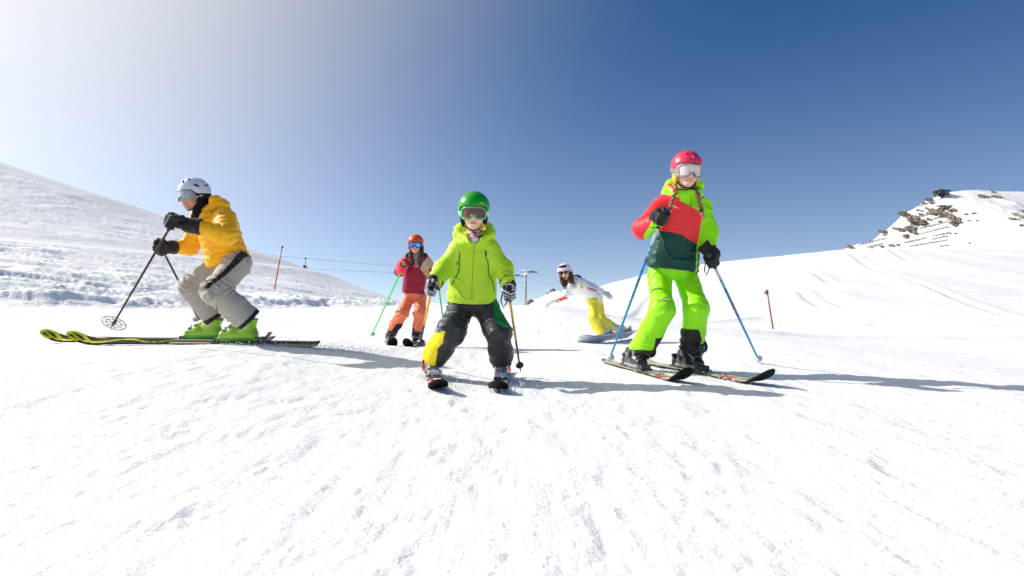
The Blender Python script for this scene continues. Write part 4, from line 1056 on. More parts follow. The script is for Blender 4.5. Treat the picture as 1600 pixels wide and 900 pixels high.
# ================================================================= girl in burgundy and orange, farther up
def girl_orange():
    A = at
    bur, beige, org, pink = lin('9c1038'), lin('dcc09a'), lin('ff8860'), lin('ff3352')
    d = 6.7; PX, PY = pxy(d)
    bA, bB = V3((610 - 800) / F_PX * 6.8, 6.8, 0), V3((651 - 800) / F_PX * 6.8, 6.8, 0)
    for b in (bA, bB): b[2] = gz(b[0], b[1])
    root = person((bA + bB) / 2, 'girl in orange helmet, burgundy jacket with a beige shoulder and coral orange trousers')
    R = rotm(radians(3), radians(2), radians(2)); hc = A(649.5, 382, 6.6); hh = .104
    sA, eA, wA, hA = A(635, 407, 6.66), A(624, 424, 6.52), A(627, 420, 6.36), A(628.5, 419, 6.28)
    sB, eB, wB, hB = A(666, 407, 6.68), A(676, 424, 6.66), A(682, 436, 6.54), A(685, 443, 6.48)
    hipA, knA, anA = A(641, 461, 6.76), A(629, 489, 6.62), A(611, 522, 6.8)
    hipB, knB, anB = A(657, 461, 6.76), A(656, 489, 6.62), A(652, 522, 6.8)
    nk = A(650, 401, 6.64)
    ex = [cap(A(650, 394, 6.62), nk, .042, .05), cap(nk + V3(0, .05, 0), A(648, 452, 6.74), .04, .05), cap(sA, eA, .035, .03), cap(eA, wA, .03, .024), cap(wA, hA, .024, .02), cap(sB, eB, .035, .03), cap(eB, wB, .03, .024), cap(wB, hB, .024, .02), cap(sA, sB, .04),
          cap(hipA, knA, .045, .045), cap(knA, anA, .045, .035), cap(hipB, knB, .045, .045), cap(knB, anB, .045, .035)]
    head(root, ex, hc, hh, R, V3(.80, .50, .38), V3(.62, .25, .22), .0056, smile=True)
    hel = helmet(root, hc, hh, R, lin('f24a16'), .0045, brim=.36, pad_col=(.03, .02, .015), vents=[(0, .75, 1.0, .05, .05, 0)])
    def lens(P):
        q = (P - hc) @ R / hh; t = np.clip(.5 + .6 * q[:, 0] + .5 * (q[:, 2] + .15), 0, 1)[:, None]
        return V3(.10, .05, .75) * (1 - t) + V3(.10, .55, .85) * t
    goggles(root, hc, hh, R, (.03, .03, .06), (.1, .2, .8), .0042, strap=V3(.3, .2, .7), hel=hel, lens_fn=lens, wide=.68, up=.05)
    hair = union([cap(A(641, 386, 6.60), A(642, 402, 6.55), .022, .022), cap(A(642, 402, 6.55), A(644, 414, 6.54), .022, .010), cap(A(659, 386, 6.60), A(659, 402, 6.55), .022, .024), cap(A(659, 402, 6.55), A(656, 417, 6.535), .024, .010)], .012)
    sdf_obj('hair', hair, .0056, 'hair', root, lambda P: V3(.07, .03, .018) * (1 + .5 * noise3(P * 90, 3))[:, None], lambda P: .006 * noise3(P * V3(70, 70, 12), 8), pad=.012)
    tor = loft(A(650, 395, 6.66), A(647.5, 457, 6.74), R, [0, .1, .22, .4, .7, 1.0], [.07, .10, .135, .140, .138, .146], [.075, .09, .10, .108, .11, .116])
    j = union([tor, cap(sA, eA, .06, .056), cap(eA, wA, .055, .05), cap(sB, eB, .06, .056), cap(eB, wB, .055, .048)], .03)
    hood = union([cap(A(637, 400, 6.62), A(650, 394, 6.76), .035, .045), cap(A(650, 394, 6.76), A(664, 400, 6.64), .045, .035), cap(A(664, 400, 6.64), A(656, 412, 6.56), .028, .018), cap(A(637, 400, 6.62), A(645, 412, 6.56), .028, .018)], .02)
    j = minus(union([j, hood], .018), cap(A(650, 403, 6.58), A(650, 389, 6.62), .040, .06), .006)
    def jcol(P):
        x, y = PX(P), PY(P); o = np.tile(bur, (len(P), 1))
        edge = np.interp(x, [650, 656, 662, 668, 672], [402, 414, 424, 434, 440])
        o[(x > 652) & (y < edge + 2)] = beige
        o[(x > 650) & (np.abs(x - np.interp(y, [398, 412, 424], [666, 658, 654])) < 1.4) & (y < 416)] = org
        o[hood(P) < .004] = bur * .6
        o[(x > 672) & (y > 420)] = pink
        fa = np.linalg.norm(P - wA, axis=1); o[fa < .095] = pink
        return o
    fd = folds([(sA, eA, .05), (eA, wA, .04), (sB, eB, .05), (eB, wB, .04), (nk, A(648, 455, 6.7), .12)], .009, 61)
    jo = sdf_obj('jacket', j, .007, 'nylon', root, jcol, fd)
    sdf_obj('sweater', loft(A(650.5, 396, 6.63), A(650.5, 418, 6.60), R, [0, 1], [.042, .030], [.05, .045]), .006, 'knit', root, V3(.50, .38, .32), pad=.01)
    tr = union([ell(A(648.5, 457, 6.75), (.122, .10, .07)), leg_sdf(hipA, knA, anA, .074, .066, .068, -.015), leg_sdf(hipB, knB, anB, .074, .065, .066, -.015)], .03)
    def tcol(P):
        x, y = 800 + F_PX * P[:, 0] / 6.78, 476 - F_PX * (P[:, 2] - CAM_H) / 6.78; o = np.tile(org, (len(P), 1))
        lf = x < 637
        o[lf & (y > 505) & (x > np.interp(y, [505, 524], [624, 608]))] = BLK
        o[(~lf) & (y > 502) & (x < np.interp(y, [502, 524], [645, 653]))] = BLK
        return o
    fd = folds([(hipA, knA, .08), (knA, anA, .06), (hipB, knB, .08), (knB, anB, .06)], .012, 71)
    sdf_obj('trousers', tr, .007, 'nylon', root, tcol, fd)
    def tf(s, q, L): return (.55, .55, .54) if s < L - .15 else (.02, .02, .02)
    for b, tipx, an, lab in ((bA, (-1.262, 6.05), anA, 'pale ski with black shovel on the outer side of the girl in orange trousers'), (bB, (-1.116, 6.02), anB, 'pale ski with black shovel nearer the child in lime, under the girl in orange trousers')):
        tip = np.array(tipx); dv = norm(tip - b[:2]); ln = 1.35; back = ln - np.linalg.norm(tip - b[:2]); tail = b[:2] - dv * back
        _, zt = ski(tail, tip, .108, tf, lab, 'skis of the girl in orange trousers', back, (.2, .2, .2), tip_rise=.085, boot_len=.24)
        boot(root, (b[0], b[1], zt + .009), dv, .24, an, (BLK * 1.4, BLK * 2, V3(.35, .35, .35), BLK * 1.5, (.3, .3, .3), (.4, .4, .4)), .006)
    grn = lin('56e36c')
    def shaft(t, k): return tuple(grn)
    tA, tB = A(579.5, 527, 6.95), A(698, 543, 6.9)
    grp = 'poles of the girl in orange trousers'
    pole(hA, tA, 'bright green ski pole slanting left from the girl in orange trousers', grp, shaft, tuple(grn * .8), tuple(grn), .03, rs=.0095, strap=True, strap_col=tuple(lin('9ee65a')))
    pole(hB, tB, 'bright green ski pole passing behind the child in lime', grp, shaft, (.02, .02, .02), tuple(grn), .03, rs=.0095, strap=False)
    glove(root, hA, hA - tA, wA, 1.08, pick((lambda P: noise3(P * 40, 3) > .5, V3(.7, .3, .32)), base=pink), .0056, 1, .052, cuff_len=.10)
    glove(root, hB, hB - tB, wB, 1.0, pink, .0056, -1, .044)
girl_orange()

# ================================================================= snowboarder in white and yellow
def boarder():
    A = at
    white, yel = V3(.90, .90, .90), lin('fbec48')
    d = 8.95; PX, PY = pxy(d)
    bF, bR = A(945, 530, 8.95), A(968, 524, 9.28)
    nose, tail = A(908, 541, 8.45), A(996, 528, 9.75)
    base = (nose + tail) / 2; base[2] = gz(base[0], base[1])
    root = person(base, 'crouching woman in white jacket and yellow trousers leaning over a snowboard')
    R = rotm(radians(-16), radians(8), radians(-10)); hc = A(882.5, 425.5, 8.72); hh = .122
    Rb = rotm(radians(-35), radians(25), radians(-20))
    sL, eL, wL, hL = A(891, 449, 8.62), A(883, 461, 8.66), A(872, 468, 8.72), A(863, 472, 8.74)
    sR, eR, wR, hR = A(908, 440, 8.92), A(925, 449, 8.98), A(939, 455, 8.92), A(946, 459, 8.88)
    hipF, knF, anF = A(926, 468, 8.92), A(927, 497, 8.78), A(938, 518, 8.95)
    hipR, knR, anR = A(932, 467, 9.10), A(939, 500, 9.02), A(957, 512, 9.26)
    nk = A(893, 441, 8.74)
    ex = [cap(A(886, 434, 8.73), nk, .05, .055), cap(nk, A(924, 462, 9.0), .05, .06), cap(sL, eL, .04, .034), cap(eL, wL, .033, .026), cap(wL, hL, .026, .02), cap(sR, eR, .04, .034), cap(eR, wR, .033, .026), cap(wR, hR, .026, .02), cap(sL, sR, .05),
          cap(hipF, knF, .055, .05), cap(knF, anF, .05, .04), cap(hipR, knR, .055, .05), cap(knR, anR, .05, .04)]
    def shade(a, f, u, P): return (np.abs(u + .0) < .16) & (f > .3) & (np.abs(a) < .5)
    head(root, ex, hc, hh, R, V3(.80, .48, .36), V3(.50, .05, .05), .0062)
    gl = MB()                                   # dark sunglasses
    for sg in (-1, 1):
        c_ = hc + R @ (V3(.26 * sg, -.70, 0) * hh); gl.box(c_, V3(.20, .03, .13) * hh, R @ rotm(radians(18 * sg), 0, 0), (.01, .008, .008), .012 * .6)
        gl.tube([hc + R @ (V3(.44 * sg, -.62, .05) * hh), hc + R @ (V3(.64 * sg, 0, .05) * hh)], .004, 5, (.01, .01, .01))
    gl.build('sunglasses', 'plastic', root)
    hel = helmet(root, hc, hh, R, V3(.82, .82, .84), .005, brim=.32, pad_col=(.02, .015, .015), vents=[])
    goggles(root, hc, hh, R, V3(.75, .72, .74), V3(.10, .015, .03), .0048, up=.62, tilt=radians(-14), out=.02, strap=V3(.5, .08, .12), hel=hel, band=.08)
    hs_ = []
    for px, e in ((875.5, (879, 446)), (878, (882, 452)), (882, (887, 456)), (890, (891, 446)), (892, (896, 443)), (891, (893, 452))):
        hs_ += [cap(A(px, 426, 8.70), A((px + e[0]) / 2, (432 + e[1]) / 2, 8.64), .028, .026), cap(A((px + e[0]) / 2, (432 + e[1]) / 2, 8.64), A(*e, 8.58), .026, .010)]
    hf = union(hs_, .012)
    face = ell(hc + R @ (V3(0.0, -.75, -.35) * hh), V3(.42, .6, .6) * hh, R)
    hf = minus(hf, face, .01)
    sdf_obj('hair', hf, .006, 'hair', root, lambda P: (V3(.085, .04, .022) + V3(.22, .10, .05) * ss(446, 458, PY(P))[:, None]) * (1 + .5 * noise3(P * 80, 3))[:, None], lambda P: .008 * noise3(P * V3(60, 60, 9), 8), pad=.015)
    tor = loft(A(891, 438, 8.76), A(930, 467, 9.02), Rb, [0, .12, .3, .6, .85, 1.0], [.075, .12, .148, .148, .146, .152], [.08, .10, .112, .118, .122, .128])
    j = union([tor, cap(sL, eL, .066, .06), cap(eL, wL, .058, .048), cap(sR, eR, .068, .062), cap(eR, wR, .06, .05)], .035)
    j = minus(union([j, cap(A(896, 436, 8.82), A(903, 434, 8.9), .06, .05)], .02), cap(A(890, 437, 8.7), A(884, 430, 8.68), .05, .08), .01)
    def jcol(P):
        x, y = PX(P), PY(P); o = np.tile(white, (len(P), 1)); n = noise3(P * 16, 5)
        o[(x > 904) & (x < 914) & (np.abs(y - 449.5 - (x - 909) * .25) < 3) & (n > .05)] = lin('d9d61c')
        o[(x > 915) & (x < 930) & (np.abs(y - 452.5 - (x - 922) * .35) < 1.8 + 1.5 * n)] = lin('ef7f78')
        dl = norm(wL - eL); q = (P - eL) @ dl; near = np.linalg.norm(P - eL - np.clip(q, 0, 1)[:, None] * dl, axis=1) < .075
        o[near & (q > -.02) & (q < .2) & (y > np.interp(x, [870, 884], [467, 461]))] = lin('ee5a4a')
        o[(cap(A(896, 436, 8.82), A(903, 434, 8.9), .06, .05)(P) < .006)] = V3(.02, .03, .12)
        o[np.linalg.norm(P - wL, axis=1) < .052] = BLK
        o[np.linalg.norm(P - wR, axis=1) < .052] = V3(.03, .02, .04)
        return o
    fd = folds([(sL, eL, .06), (eL, wL, .05), (sR, eR, .06), (eR, wR, .05), (nk, A(930, 467, 9.), .14)], .009, 81)
    sdf_obj('jacket', j, .008, 'nylon', root, jcol, fd)
    tr = union([ell(A(929, 465, 9.02), (.135, .14, .11), Rb), leg_sdf(hipF, knF, anF, .094, .082, .080), leg_sdf(hipR, knR, anR, .092, .080, .080)], .04)
    fd = folds([(hipF, knF, .085), (knF, anF, .065), (hipR, knR, .085), (knR, anR, .065)], .014, 91)
    sdf_obj('trousers', tr, .008, 'nylon', root, pick((lambda P: np.linalg.norm(P - A(925.5, 489, 8.68), axis=1) < .035, BLK * 2), base=yel), fd)
    wb, wg = V3(.72, .72, .73), V3(.55, .55, .56)
    # board on its edge, base towards the viewer
    ax = norm(nose - tail); L = np.linalg.norm(nose - tail); up0 = norm(V3(0, 0, 1) - ax * ax[2]); sd_ = np.cross(up0, ax)
    sd_ = sd_ if sd_[1] < 0 else -sd_            # side facing the camera
    th = radians(34); wv = sd_ * cos(th) + up0 * sin(th); nv = norm(np.cross(ax, wv)); nv = nv if nv[2] > 0 else -nv
    cb = (nose + tail) / 2; 
    edge_lo = min(gz(*(cb - wv * .125)[:2]), gz(*cb[:2])); cb = cb + V3(0, 0, edge_lo + .125 * sin(th) + .012 - cb[2])
    v, f, c = [], [], []; N, M = 60, 8
    for top in (1, 0):
        for i in range(N + 1):
            t = i / N * 2 - 1; w = .135 * (1 - .10 * cos(t * pi / 2 * .9)); e = (1 - abs(t)) * L / 2
            if e < .14: w *= math.sqrt(max(.003, 1 - (1 - e / .14) ** 2))
            k = max(0, (abs(t) * L / 2 - (L / 2 - .22)) / .22); rise = .075 * k ** 2
            for j_ in range(M + 1):
                s = j_ / M * 2 - 1
                v.append(cb + ax * t * L / 2 + wv * s * w + nv * (rise + (.011 if top else 0)))
                n = math.sin(t * 6 + s * 2); c.append((.62, .63, .65) if top else ((.70, .72, .74) if n > -.4 else (.80, .82, .84)))
    K = (N + 1) * (M + 1)
    for i in range(N):
        for j_ in range(M):
            q = (i * (M + 1) + j_, i * (M + 1) + j_ + 1, (i + 1) * (M + 1) + j_ + 1, (i + 1) * (M + 1) + j_); f.append(q); f.append(tuple(x + K for x in q[::-1]))
        for j_ in (0, M):
            a, b = i * (M + 1) + j_, (i + 1) * (M + 1) + j_; f.append((a, b, b + K, a + K))
    for i in (0, N):
        for j_ in range(M): a = i * (M + 1) + j_; f.append((a, a + 1, a + 1 + K, a + K))
    br = empty('snowboard', (cb[0], cb[1], cb[2] - .08)); tag(br, 'grey snowboard tilted on its edge under the woman in yellow trousers', 'snowboard')
    link('deck', np.array(v), f, 'plastic', br, np.array(c))
    # soft boots and bindings
    for an, t in ((anF, .09), (anR, -.26)):
        p0 = cb + ax * t * L + nv * .02; fw = wv; up_ = norm(an - p0)
        toe, heel = p0 + fw * .13, p0 - fw * .11
        fn = union([cap(heel + nv * .055, p0 + nv * .06, .058, .058), cap(p0 + nv * .06, toe + nv * .05, .058, .046), cap(heel * .6 + p0 * .4 + nv * .08, an + up_ * .02, .064, .078), cap(toe * .5 + p0 * .5 + nv * .06, an + fw * .03, .045, .05)], .03)
        fn = keep(fn, p0 + nv * .008, nv)
        def bcol(P, p0=p0):
            o = np.tile(wb, (len(P), 1)); hgt = (P - p0) @ nv; o[hgt < .03] = V3(.25, .25, .26); o[np.abs((P - p0) @ fw + .0) < .010] = wg; return o
        bo = sdf_obj('boot', fn, .0065, 'fabric', root, bcol, pad=.012)
        for q in (.05, .11):
            m = MB(); cc = p0 + nv * (.05 + q * .8) + fw * (.06 - q * .5); m.tube([cc - ax * .068 - nv * .02, cc - ax * .05 + fw * .04, cc + fw * .062, cc + ax * .05 + fw * .04, cc + ax * .068 - nv * .02], .011, 6, (.5, .5, .52)); m.build('strap', 'rubber', bo)
        m = MB(); Rx = np.stack([ax, wv, nv], 1); m.box(p0 + nv * .002, (.075, .13, .010), Rx, (.35, .35, .36), .004)
        hb = [heel + ax * .075 * cos(a_) * 1.0 - fw * .06 * sin(a_) + nv * .09 for a_ in np.linspace(0, pi, 9)]; m.tube(hb, .010, 6, (.40, .40, .42))
        m.build('binding', 'plastic', br)
    open_glove(root, hL, wL, V3(0, .3, 1), 1.0, V3(.75, .73, .70), .0062, .05)
    open_glove(root, hR, wR, V3(-.3, -.5, 1), 1.0, V3(.78, .78, .80), .0062, .05)
boarder()
# ------------------------------------------------------------------ far things
def hit(px, py, fn, y0, y1, n=900):
    ys = np.linspace(y0, y1, n); P = np.array([at(px, py, y) for y in ys]); z = fn(P[:, 0], P[:, 1]); k = np.argmax(P[:, 2] < z)
    return V3(P[k, 0], P[k, 1], z[k]) if P[k, 2] < z[k] else None

# rocky mountain on the right
MY = 380.0
_ms = [(1180, 420), (1260, 404), (1327, 387), (1345, 380), (1365, 376), (1382, 362), (1400, 350), (1415, 333), (1432, 325), (1450, 313), (1468, 305), (1485, 300), (1510, 296.5), (1530, 296), (1560, 298), (1600, 298.5), (1680, 303), (1800, 325), (2000, 372), (2200, 420)]
_mx = [(p - 800) / F_PX * MY for p, q in _ms]; _mz = [CAM_H + (476 - q) / F_PX * MY for p, q in _ms]
def mh(x, y):
    x, y = np.asarray(x, float), np.asarray(y, float)
    c = np.interp(x, _mx, _mz) + 9
    d = np.abs(y - MY)
    z = c - 9 - .52 * d - .002 * np.where(y < MY, d, 0) ** 2 * 0
    fade = ss(2, 25, d)
    z = z + fade * (2.2 * noise2(x * .03, y * .03, 61) + 1.2 * (1 - 2 * np.abs(noise2(x * .08 + .3 * y * .03, y * .05, 62)))) + .35 * noise2(x * .35, y * .35, 63) * (.35 + .65 * fade) + .25 * noise2(x * .9, y * .9, 64) * (x < 330) * ss(320, 250, x)
    return np.maximum(z, -12)
gx, gy = np.linspace(150, 640, 330), np.linspace(210, 450, 200)
XX, YY = np.meshgrid(gx, gy); ZZ = mh(XX.ravel(), YY.ravel())
nx, ny = len(gx), len(gy); i_, j_ = np.meshgrid(np.arange(ny - 1), np.arange(nx - 1), indexing='ij')
mq = np.stack([i_ * nx + j_, i_ * nx + j_ + 1, (i_ + 1) * nx + j_ + 1, (i_ + 1) * nx + j_], -1).reshape(-1, 4)
mount = link('mountain', np.stack([XX.ravel(), YY.ravel(), ZZ], 1), mq, 'smooth_snow'); tag(mount, 'snowy mountain with brown rocks rising behind the right hill', kind='structure')

def rock_mesh(seed, flat):
    nu, nv = 22, 14; v, f = [], []
    for i in range(nv + 1):
        for k in range(nu):
            t, p = pi * i / nv, 2 * pi * k / nu; v.append((sin(t) * cos(p), sin(t) * sin(p), cos(t)))
    v = np.array(v); n = noise3(v * 1.7 + seed * 3.1, seed) * .55 + noise3(v * 4.1 + seed, seed + 1) * .45
    v = v * (1 + n)[:, None]; v = np.round(v * 5 + .3 * noise3(v * 6, 3)[:, None]) / 5 * .35 + v * .65
    for i in range(nv):
        for k in range(nu): f.append((i * nu + k, (i + 1) * nu + k, (i + 1) * nu + (k + 1) % nu, i * nu + (k + 1) % nu))
    return v, f
random.seed(5)
rocks = [(1411, 333, 15, 9), (1428, 341, 12, 12), (1436, 346, 24, 11), (1447, 350, 16, 7), (1424, 357, 16, 10), (1429, 363, 10, 8), (1411, 360, 7, 15), (1418, 369, 13, 6), (1376, 361, 8, 5), (1385, 362, 6, 5), (1466, 331, 18, 14), (1458, 333, 8, 9),
         (1480, 323, 24, 8), (1488, 328, 12, 6), (1479, 336, 14, 12), (1489, 338, 16, 10), (1498, 343, 22, 9), (1494, 350, 14, 8), (1486, 341, 9, 7), (1534, 306, 14, 8), (1552, 301, 6, 6), (1556, 307, 9, 7), (1455, 312, 12, 6), (1459, 317, 12, 4), (1396, 383, 8, 7), (1405, 382, 8, 4), (1380, 385, 7, 4),
         (1593, 338, 9, 14), (1598, 330, 9, 8), (1585, 343, 7, 7), (1598, 353, 7, 5), (1328, 385, 7, 6), (1440, 335, 6, 5), (1443, 330, 4, 3), (1448, 325, 5, 4), (1437, 329, 5, 5), (1494, 365, 5, 3), (1512, 335, 8, 3), (1522, 333, 8, 3), (1515, 345, 5, 3), (1528, 345, 5, 3), (1453, 342, 9, 4), (1470, 346, 9, 3), (1444, 317, 7, 5), (1516, 380, 5, 2)]
for k, (px, py, w, h_) in enumerate(rocks):
    p = hit(px, py, mh, 215, 420)
    if p is None: p = at(px, py, 378)
    sc = p[1] / F_PX; v, f = rock_mesh(k + 2, 1)
    a = random.uniform(-.5, .1); ca, sa = cos(a), sin(a)
    x, z = v[:, 0] * w * .56 * sc, v[:, 2] * h_ * .52 * sc
    t2, n3 = V3(0, .887, .461), V3(0, -.461, .887)
    z = z / .55; thick = v[:, 1] * min(w, h_) * .34 * sc * (1 + .5 * noise3(v * 3, k))
    vv_ = p + (x * ca + z * sa)[:, None] * V3(1, 0, 0) + (-x * sa + z * ca)[:, None] * t2 + thick[:, None] * n3 - n3 * min(w, h_) * .10 * sc
    n = noise3(vv_ * .5, 9); c = np.tile(V3(.27, .23, .19), (len(vv_), 1)) * (1 + .4 * n)[:, None]
    link('rock', vv_, f, 'rock', mount, c, False)

# avalanche barriers: rows of posts and rails across the slope
bars = [((640, 250), (800, 205)), ((730, 312), (795, 300)), ((840, 335), (915, 315)), ((735, 414), (970, 358)), ((712, 465), (975, 400)), ((840, 478), (990, 450)), ((230, 545), (450, 495)), ((600, 535), (785, 492)), ((835, 505), (960, 478)), ((300, 570), (420, 540)), ((652, 562), (955, 512)), ((900, 565), (970, 558))]
ordn = ['topmost', 'second', 'third', 'fourth', 'fifth', 'sixth', 'seventh', 'eighth', 'ninth', 'tenth', 'eleventh', 'lowest']
for k, (a, b) in enumerate(bars):
    m = MB(); pts = []
    n = max(3, int(math.hypot(b[0] - a[0], b[1] - a[1]) / 26))
    for i in range(n + 1):
        t = i / n; px, py = 1300 + (a[0] + (b[0] - a[0]) * t) / 5.333, 280 + (a[1] + (b[1] - a[1]) * t) / 5.333
        p = hit(px, py + 1, mh, 215, 420)
        if p is not None: pts.append(p)
    if len(pts) < 2: continue
    for hgt in (.35, .75, 1.1): m.tube([q + V3(0, -.1, hgt) for q in pts], .11, 5, (.16, .15, .14))
    for q in pts: m.tube([q - V3(0, 0, .4), q + V3(0, -.2, 1.35)], .12, 5, (.13, .12, .11)); m.tube([q + V3(0, 1.2, .3), q + V3(0, -.15, 1.0)], .08, 5, (.13, .12, .11))
    o = m.build('avalanche_barrier', 'steel', loc=tuple(pts[0]))
    tag(o, ('topmost' if k == 0 else 'lowest' if k == 11 else ordn[k] + ' from the top') + ' of the thin grey avalanche barriers on the rocky mountain', 'barrier', 'avalanche barriers on the rocky mountain')

# mountain station at the ridge
p = at(1468, 303, 377); s = 377 / F_PX
st = empty('mountain_station', p); tag(st, 'small dark mountain lift station on the ridge of the rocky mountain', 'building')
dk = (.035, .045, .06)
MB().box(p + V3(2 * s, 0, 1.5 * s), V3(7, 8, 2.2) * s, rotm(0, 0, radians(8)), dk).build('cabin', 'paint', st, smooth=False)
MB().box(p + V3(2 * s, 0, 4.3 * s), V3(9.5, 10, .7) * s, rotm(0, 0, radians(6)), (.09, .10, .11)).build('roof', 'paint', st, smooth=False)
for a, b in (((-6, 3), (-10, -6)), ((-3, 2), (2, -9)), ((6, 2), (1, -8)), ((9, 2), (14, -1))):
    MB().tube([p + V3(a[0] * s, -2 * s, a[1] * s), p + V3(b[0] * s, -3 * s, b[1] * s)], 1.0 * s, 6, dk).build('strut', 'steel', st)
MB().box(p + V3(5 * s, -8.2 * s, 1.4 * s), V3(2.4, .3, 1.1) * s, None, (.25, .3, .36)).build('window', 'mirror_lens', st, smooth=False)

# snow knoll behind the crest of the piste
_ks = [(790, 492), (822, 480), (830, 473), (840, 466.5), (852, 462), (858, 458), (866, 456), (876, 455), (882, 459), (890, 466), (903, 472), (925, 476), (960, 486)]
KY = 150.0; _kx = [(p_ - 800) / F_PX * KY for p_, q in _ks]; _kz = [CAM_H + (476 - q) / F_PX * KY for p_, q in _ks]
def kh(x, y):
    d = np.abs(y - KY); return np.maximum(np.interp(x, _kx, _kz) - .02 * d ** 1.7 + .25 * noise2(x * .5, y * .5, 71) * ss(0, 4, d) + .1 * noise2(x * 1.7, y * 1.7, 72), -6.5)
gx, gy = np.linspace(-4, 32, 120), np.linspace(125, 175, 90); XX, YY = np.meshgrid(gx, gy); nx, ny = len(gx), len(gy)
i_, j_ = np.meshgrid(np.arange(ny - 1), np.arange(nx - 1), indexing='ij')
kq = np.stack([i_ * nx + j_, i_ * nx + j_ + 1, (i_ + 1) * nx + j_ + 1, (i_ + 1) * nx + j_], -1).reshape(-1, 4)
kn = link('knoll', np.stack([XX.ravel(), YY.ravel(), kh(XX.ravel(), YY.ravel())], 1), kq, 'smooth_snow'); tag(kn, 'small rounded snow knoll beyond the crest beside the lift tower', kind='structure')
for k, (px, py, w, h_) in enumerate(((858, 459, 7, 2.5), (828, 474, 6, 7), (831, 471, 4, 4), (865.5, 453.5, 3, 3), (891, 472, 5, 3))):
    v, f = rock_mesh(60 + k, 1); s = KY / F_PX; q = at(px, py, KY - 2)
    link('rock', v * V3(w * .6, 1.5, h_ * .6) * s + q, f, 'rock', kn, V3(.22, .20, .18), False)
# snow-covered hut on top of the knoll
hq = at(862, 456, KY); s = KY / F_PX
hut = empty('hut', hq); tag(hut, 'small snow covered hut on the far knoll by the snowboarder hand', 'hut')
MB().box(hq + V3(0, 0, 1.5 * s), V3(4.2, 4, 2.2) * s, rotm(0, 0, radians(-14)), (.42, .42, .42)).build('wall', 'paint', hut, smooth=False)
MB().box(hq + V3(0, 0, 4.4 * s), V3(5.0, 5, .9) * s, rotm(0, 0, radians(-14)), (.8, .82, .85), .4 * s).build('snow_roof', 'smooth_snow', hut)
MB().box(hq + V3(4.7 * s, -1 * s, 2.2 * s), V3(.7, 3, 1.3) * s, rotm(0, 0, radians(-14)), (.08, .08, .09)).build('door', 'paint', hut, smooth=False)

# chairlift tower, cables and chair
TY = 185.0; s = TY / F_PX
tb = at(821.5, 486, TY); tt = at(821.5, 429, TY)
tw = empty('lift_tower', tb); tag(tw, 'grey steel chairlift tower with cross arm beyond the piste crest', 'lift tower')
grey = (.42, .44, .45)
MB().tube([tb, tb * .5 + tt * .5, tt], [.44, .38, .30], 14, grey).build('mast', 'steel', tw)
cdir = norm(V3(-.66, -.75, 0)); perp = norm(V3(cdir[1], -cdir[0], 0)); perp = perp if perp[0] > 0 else -perp
la, ra = tt - perp * 3.0 + V3(0, 0, -.35), tt + perp * 3.0 + V3(0, 0, .6)
MB().tube([la, tt + V3(0, 0, .1), ra], [.18, .26, .18], 8, grey).build('cross_arm', 'steel', tw)
for e in (la, ra):
    m = MB(); m.tube([e - cdir * 2.0, e + cdir * 2.0], .16, 6, (.22, .23, .24))
    for k in range(6): q = e + cdir * (-1.8 + .72 * k) + V3(0, 0, .18); m.tube([q - perp * .09, q + perp * .09], .24, 10, (.12, .12, .12))
    m.build('sheave_train', 'steel', tw)
tp = tt + V3(0, 0, 1.9)
m = MB(); m.tube([tt + perp * .4, tp + perp * 1.1], .11, 6, grey); m.tube([tp + perp * 1.3, la + V3(0, 0, 1.4)], .12, 6, (.6, .62, .63)); m.tube([la, la + V3(0, 0, 1.4)], .10, 6, grey); m.tube([tp + perp * 1.1, ra + V3(0, 0, .1)], .10, 6, grey); m.build('lifting_frame', 'steel', tw)
m = MB()
for sx in (-.22, .22): m.tube([tb + V3(sx, -.5, 4), tt + V3(sx, -.42, 0)], .035, 5, (.35, .36, .37))
for k in range(24): z = tb[2] + 4 + k * .32; m.tube([V3(tb[0] - .22, tb[1] - .47, z), V3(tb[0] + .22, tb[1] - .47, z)], .03, 5, (.35, .36, .37))
m.build('ladder', 'steel', tw)
lines = []
for nm, e, pA, yA, sag, lab in (('upper', la, (300, 388), 118, .55, 'upper thin lift cable slanting behind the left hill to the tower'), ('lower', ra, (300, 404), 150, 1.9, 'lower thin lift cable slanting behind the left hill to the tower')):
    a = at(*pA, yA); P = []
    for i in range(33):
        t = i / 32; q = a * (1 - t) + (e + V3(0, 0, .3)) * t; q[2] -= sag * 4 * t * (1 - t) * (.5 if nm == 'upper' else 1); P.append(q)
    b = at(905 if nm == 'upper' else 912, 449 if nm == 'upper' else 444, 340); R2 = [P[-1] * (1 - t) + b * t - V3(0, 0, 1.2 * 4 * t * (1 - t)) for t in np.linspace(0, 1, 12)][1:]
    o = MB().tube(P + R2, [.034] * len(P) + [.024] * len(R2), 5, (.25, .27, .3)).build('lift_cable', 'steel', loc=tuple(a)); tag(o, lab, 'cable', 'chairlift cables'); lines.append(P)
P = np.array(lines[0]); prj = 800 + F_PX * P[:, 0] / P[:, 1]; k = np.interp(476.5, prj, np.arange(33)); i0 = int(k); q = P[i0] * (1 - (k - i0)) + P[i0 + 1] * (k - i0)
s = q[1] / F_PX
ch = empty('lift_chair', q); tag(ch, 'dark chairlift chair hanging from the cable above the left hill', 'lift chair')
MB().tube([q + cdir * 2.2 * s, q - cdir * 2.2 * s], .9 * s, 6, (.08, .08, .09)).build('grip', 'steel', ch)
MB().tube([q, q + V3(.6 * s, 0, -6 * s), q + V3(.2 * s, 0, -11 * s)], .45 * s, 6, (.12, .12, .13)).build('hanger', 'steel', ch)
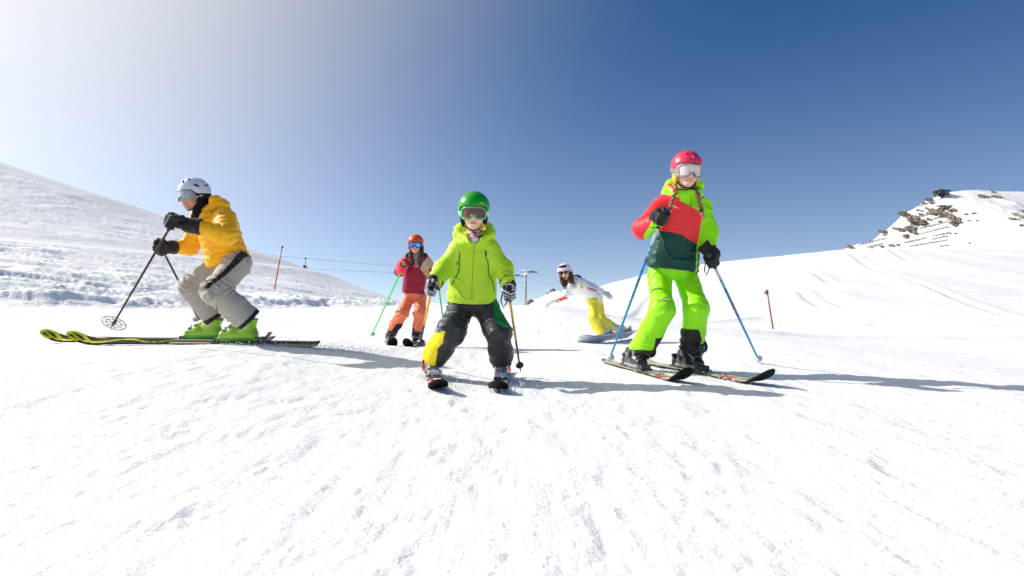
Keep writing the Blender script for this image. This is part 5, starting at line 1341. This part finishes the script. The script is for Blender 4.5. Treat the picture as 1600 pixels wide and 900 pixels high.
MB().box(q + V3(0, 0, -14 * s), V3(2.6, 3, .6) * s, rotm(.7), (.05, .05, .05), .2 * s).build('seat', 'rubber', ch); MB().box(q + V3(-1.5 * s, 1.5 * s, -12.3 * s), V3(2.4, .6, 1.8) * s, rotm(.7), (.22, .18, .06), .2 * s).build('backrest', 'rubber', ch)

# piste marker poles
for px, py, tx, ty, r_, col, dcol, lab in ((429, 452, 441, 384, .040, 'c4342a', (.10, .02, .02), 'thin red marker pole leaning on the left bank of the piste'), (1208, 514, 1198, 452, .027, 'a85a3c', (.16, .05, .03), 'thin rust red marker pole leaning at the foot of the right hill')):
    g = hit(px, py, lambda x, y: height(x, y), 8, 40)
    if g is None: g = at(px, py, 20)
    t = at(tx, ty, g[1] + .05); ax = norm(t - g)
    po = empty('marker_pole', g); tag(po, lab, 'marker pole', 'piste marker poles')
    MB().tube([g - ax * .25, g * .5 + t * .5, t], [r_, r_ * .92, r_ * .85], 10, lin(col)).build('shaft', 'paint', po)
    sg = 1 if tx > px else -1
    MB().tube([t + ax * -.10 + V3(.02 * sg, -.03, 0), t + ax * -.10 + V3(.075 * sg, -.05, 0)], [.075, .06], 12, dcol).build('reflector', 'plastic', po)

# loose snow thrown up by the ski tails and edges
rng = np.random.default_rng(4)
ico = np.array([(0, 0, 1), (.94, 0, .33), (-.47, .82, .33), (-.47, -.82, .33), (.47, .82, -.33), (.47, -.82, -.33), (-.94, 0, -.33), (0, 0, -1)], float)
icf = np.array([(0, 1, 2), (0, 2, 3), (0, 3, 1), (1, 4, 2), (2, 6, 3), (3, 5, 1), (1, 5, 4), (2, 4, 6), (3, 6, 5), (7, 4, 5), (7, 6, 4), (7, 5, 6)])
def spray(name, label, src, n, rise, smin_, smax):
    C = []
    for (a, b, w) in src:
        a, b = np.array(a, float), np.array(b, float); t = rng.random(int(n * w)); g = rng.exponential(rise, int(n * w))
        xy = a + (b - a) * t[:, None] + rng.normal(0, .05 + g[:, None] * .5, (int(n * w), 2))
        z = height(xy[:, 0], xy[:, 1]) + g * rng.random(int(n * w)); C.append(np.stack([xy[:, 0], xy[:, 1], z], 1))
    C = np.concatenate(C); r = smin_ + (smax - smin_) * rng.random(len(C)) ** 3
    V = (C[:, None] + ico[None] * r[:, None, None] * (.7 + .6 * rng.random((len(C), 8, 1)))).reshape(-1, 3)
    Fq = (np.arange(len(C))[:, None, None] * 8 + icf[None]).reshape(-1, 3)
    o = link(name, V, Fq, 'smooth_snow'); tag(o, label, 'snow', kind='stuff'); o['kind'] = 'stuff'
spray('snow_spray', 'loose snow thrown up round the skis', [((-2.4, 4.78), (-1.1, 4.85), .45), ((-2.0, 5.1), (-1.2, 5.05), .12), ((-.62, 3.85), (-.38, 3.3), .16), ((-.12, 3.4), (-.02, 3.2), .10), ((.95, 4.3), (1.15, 3.7), .08), ((1.3, 4.2), (1.5, 3.6), .09), ((1.1, 8.6), (1.9, 9.4), .1)], 4200, .024, .0012, .006)
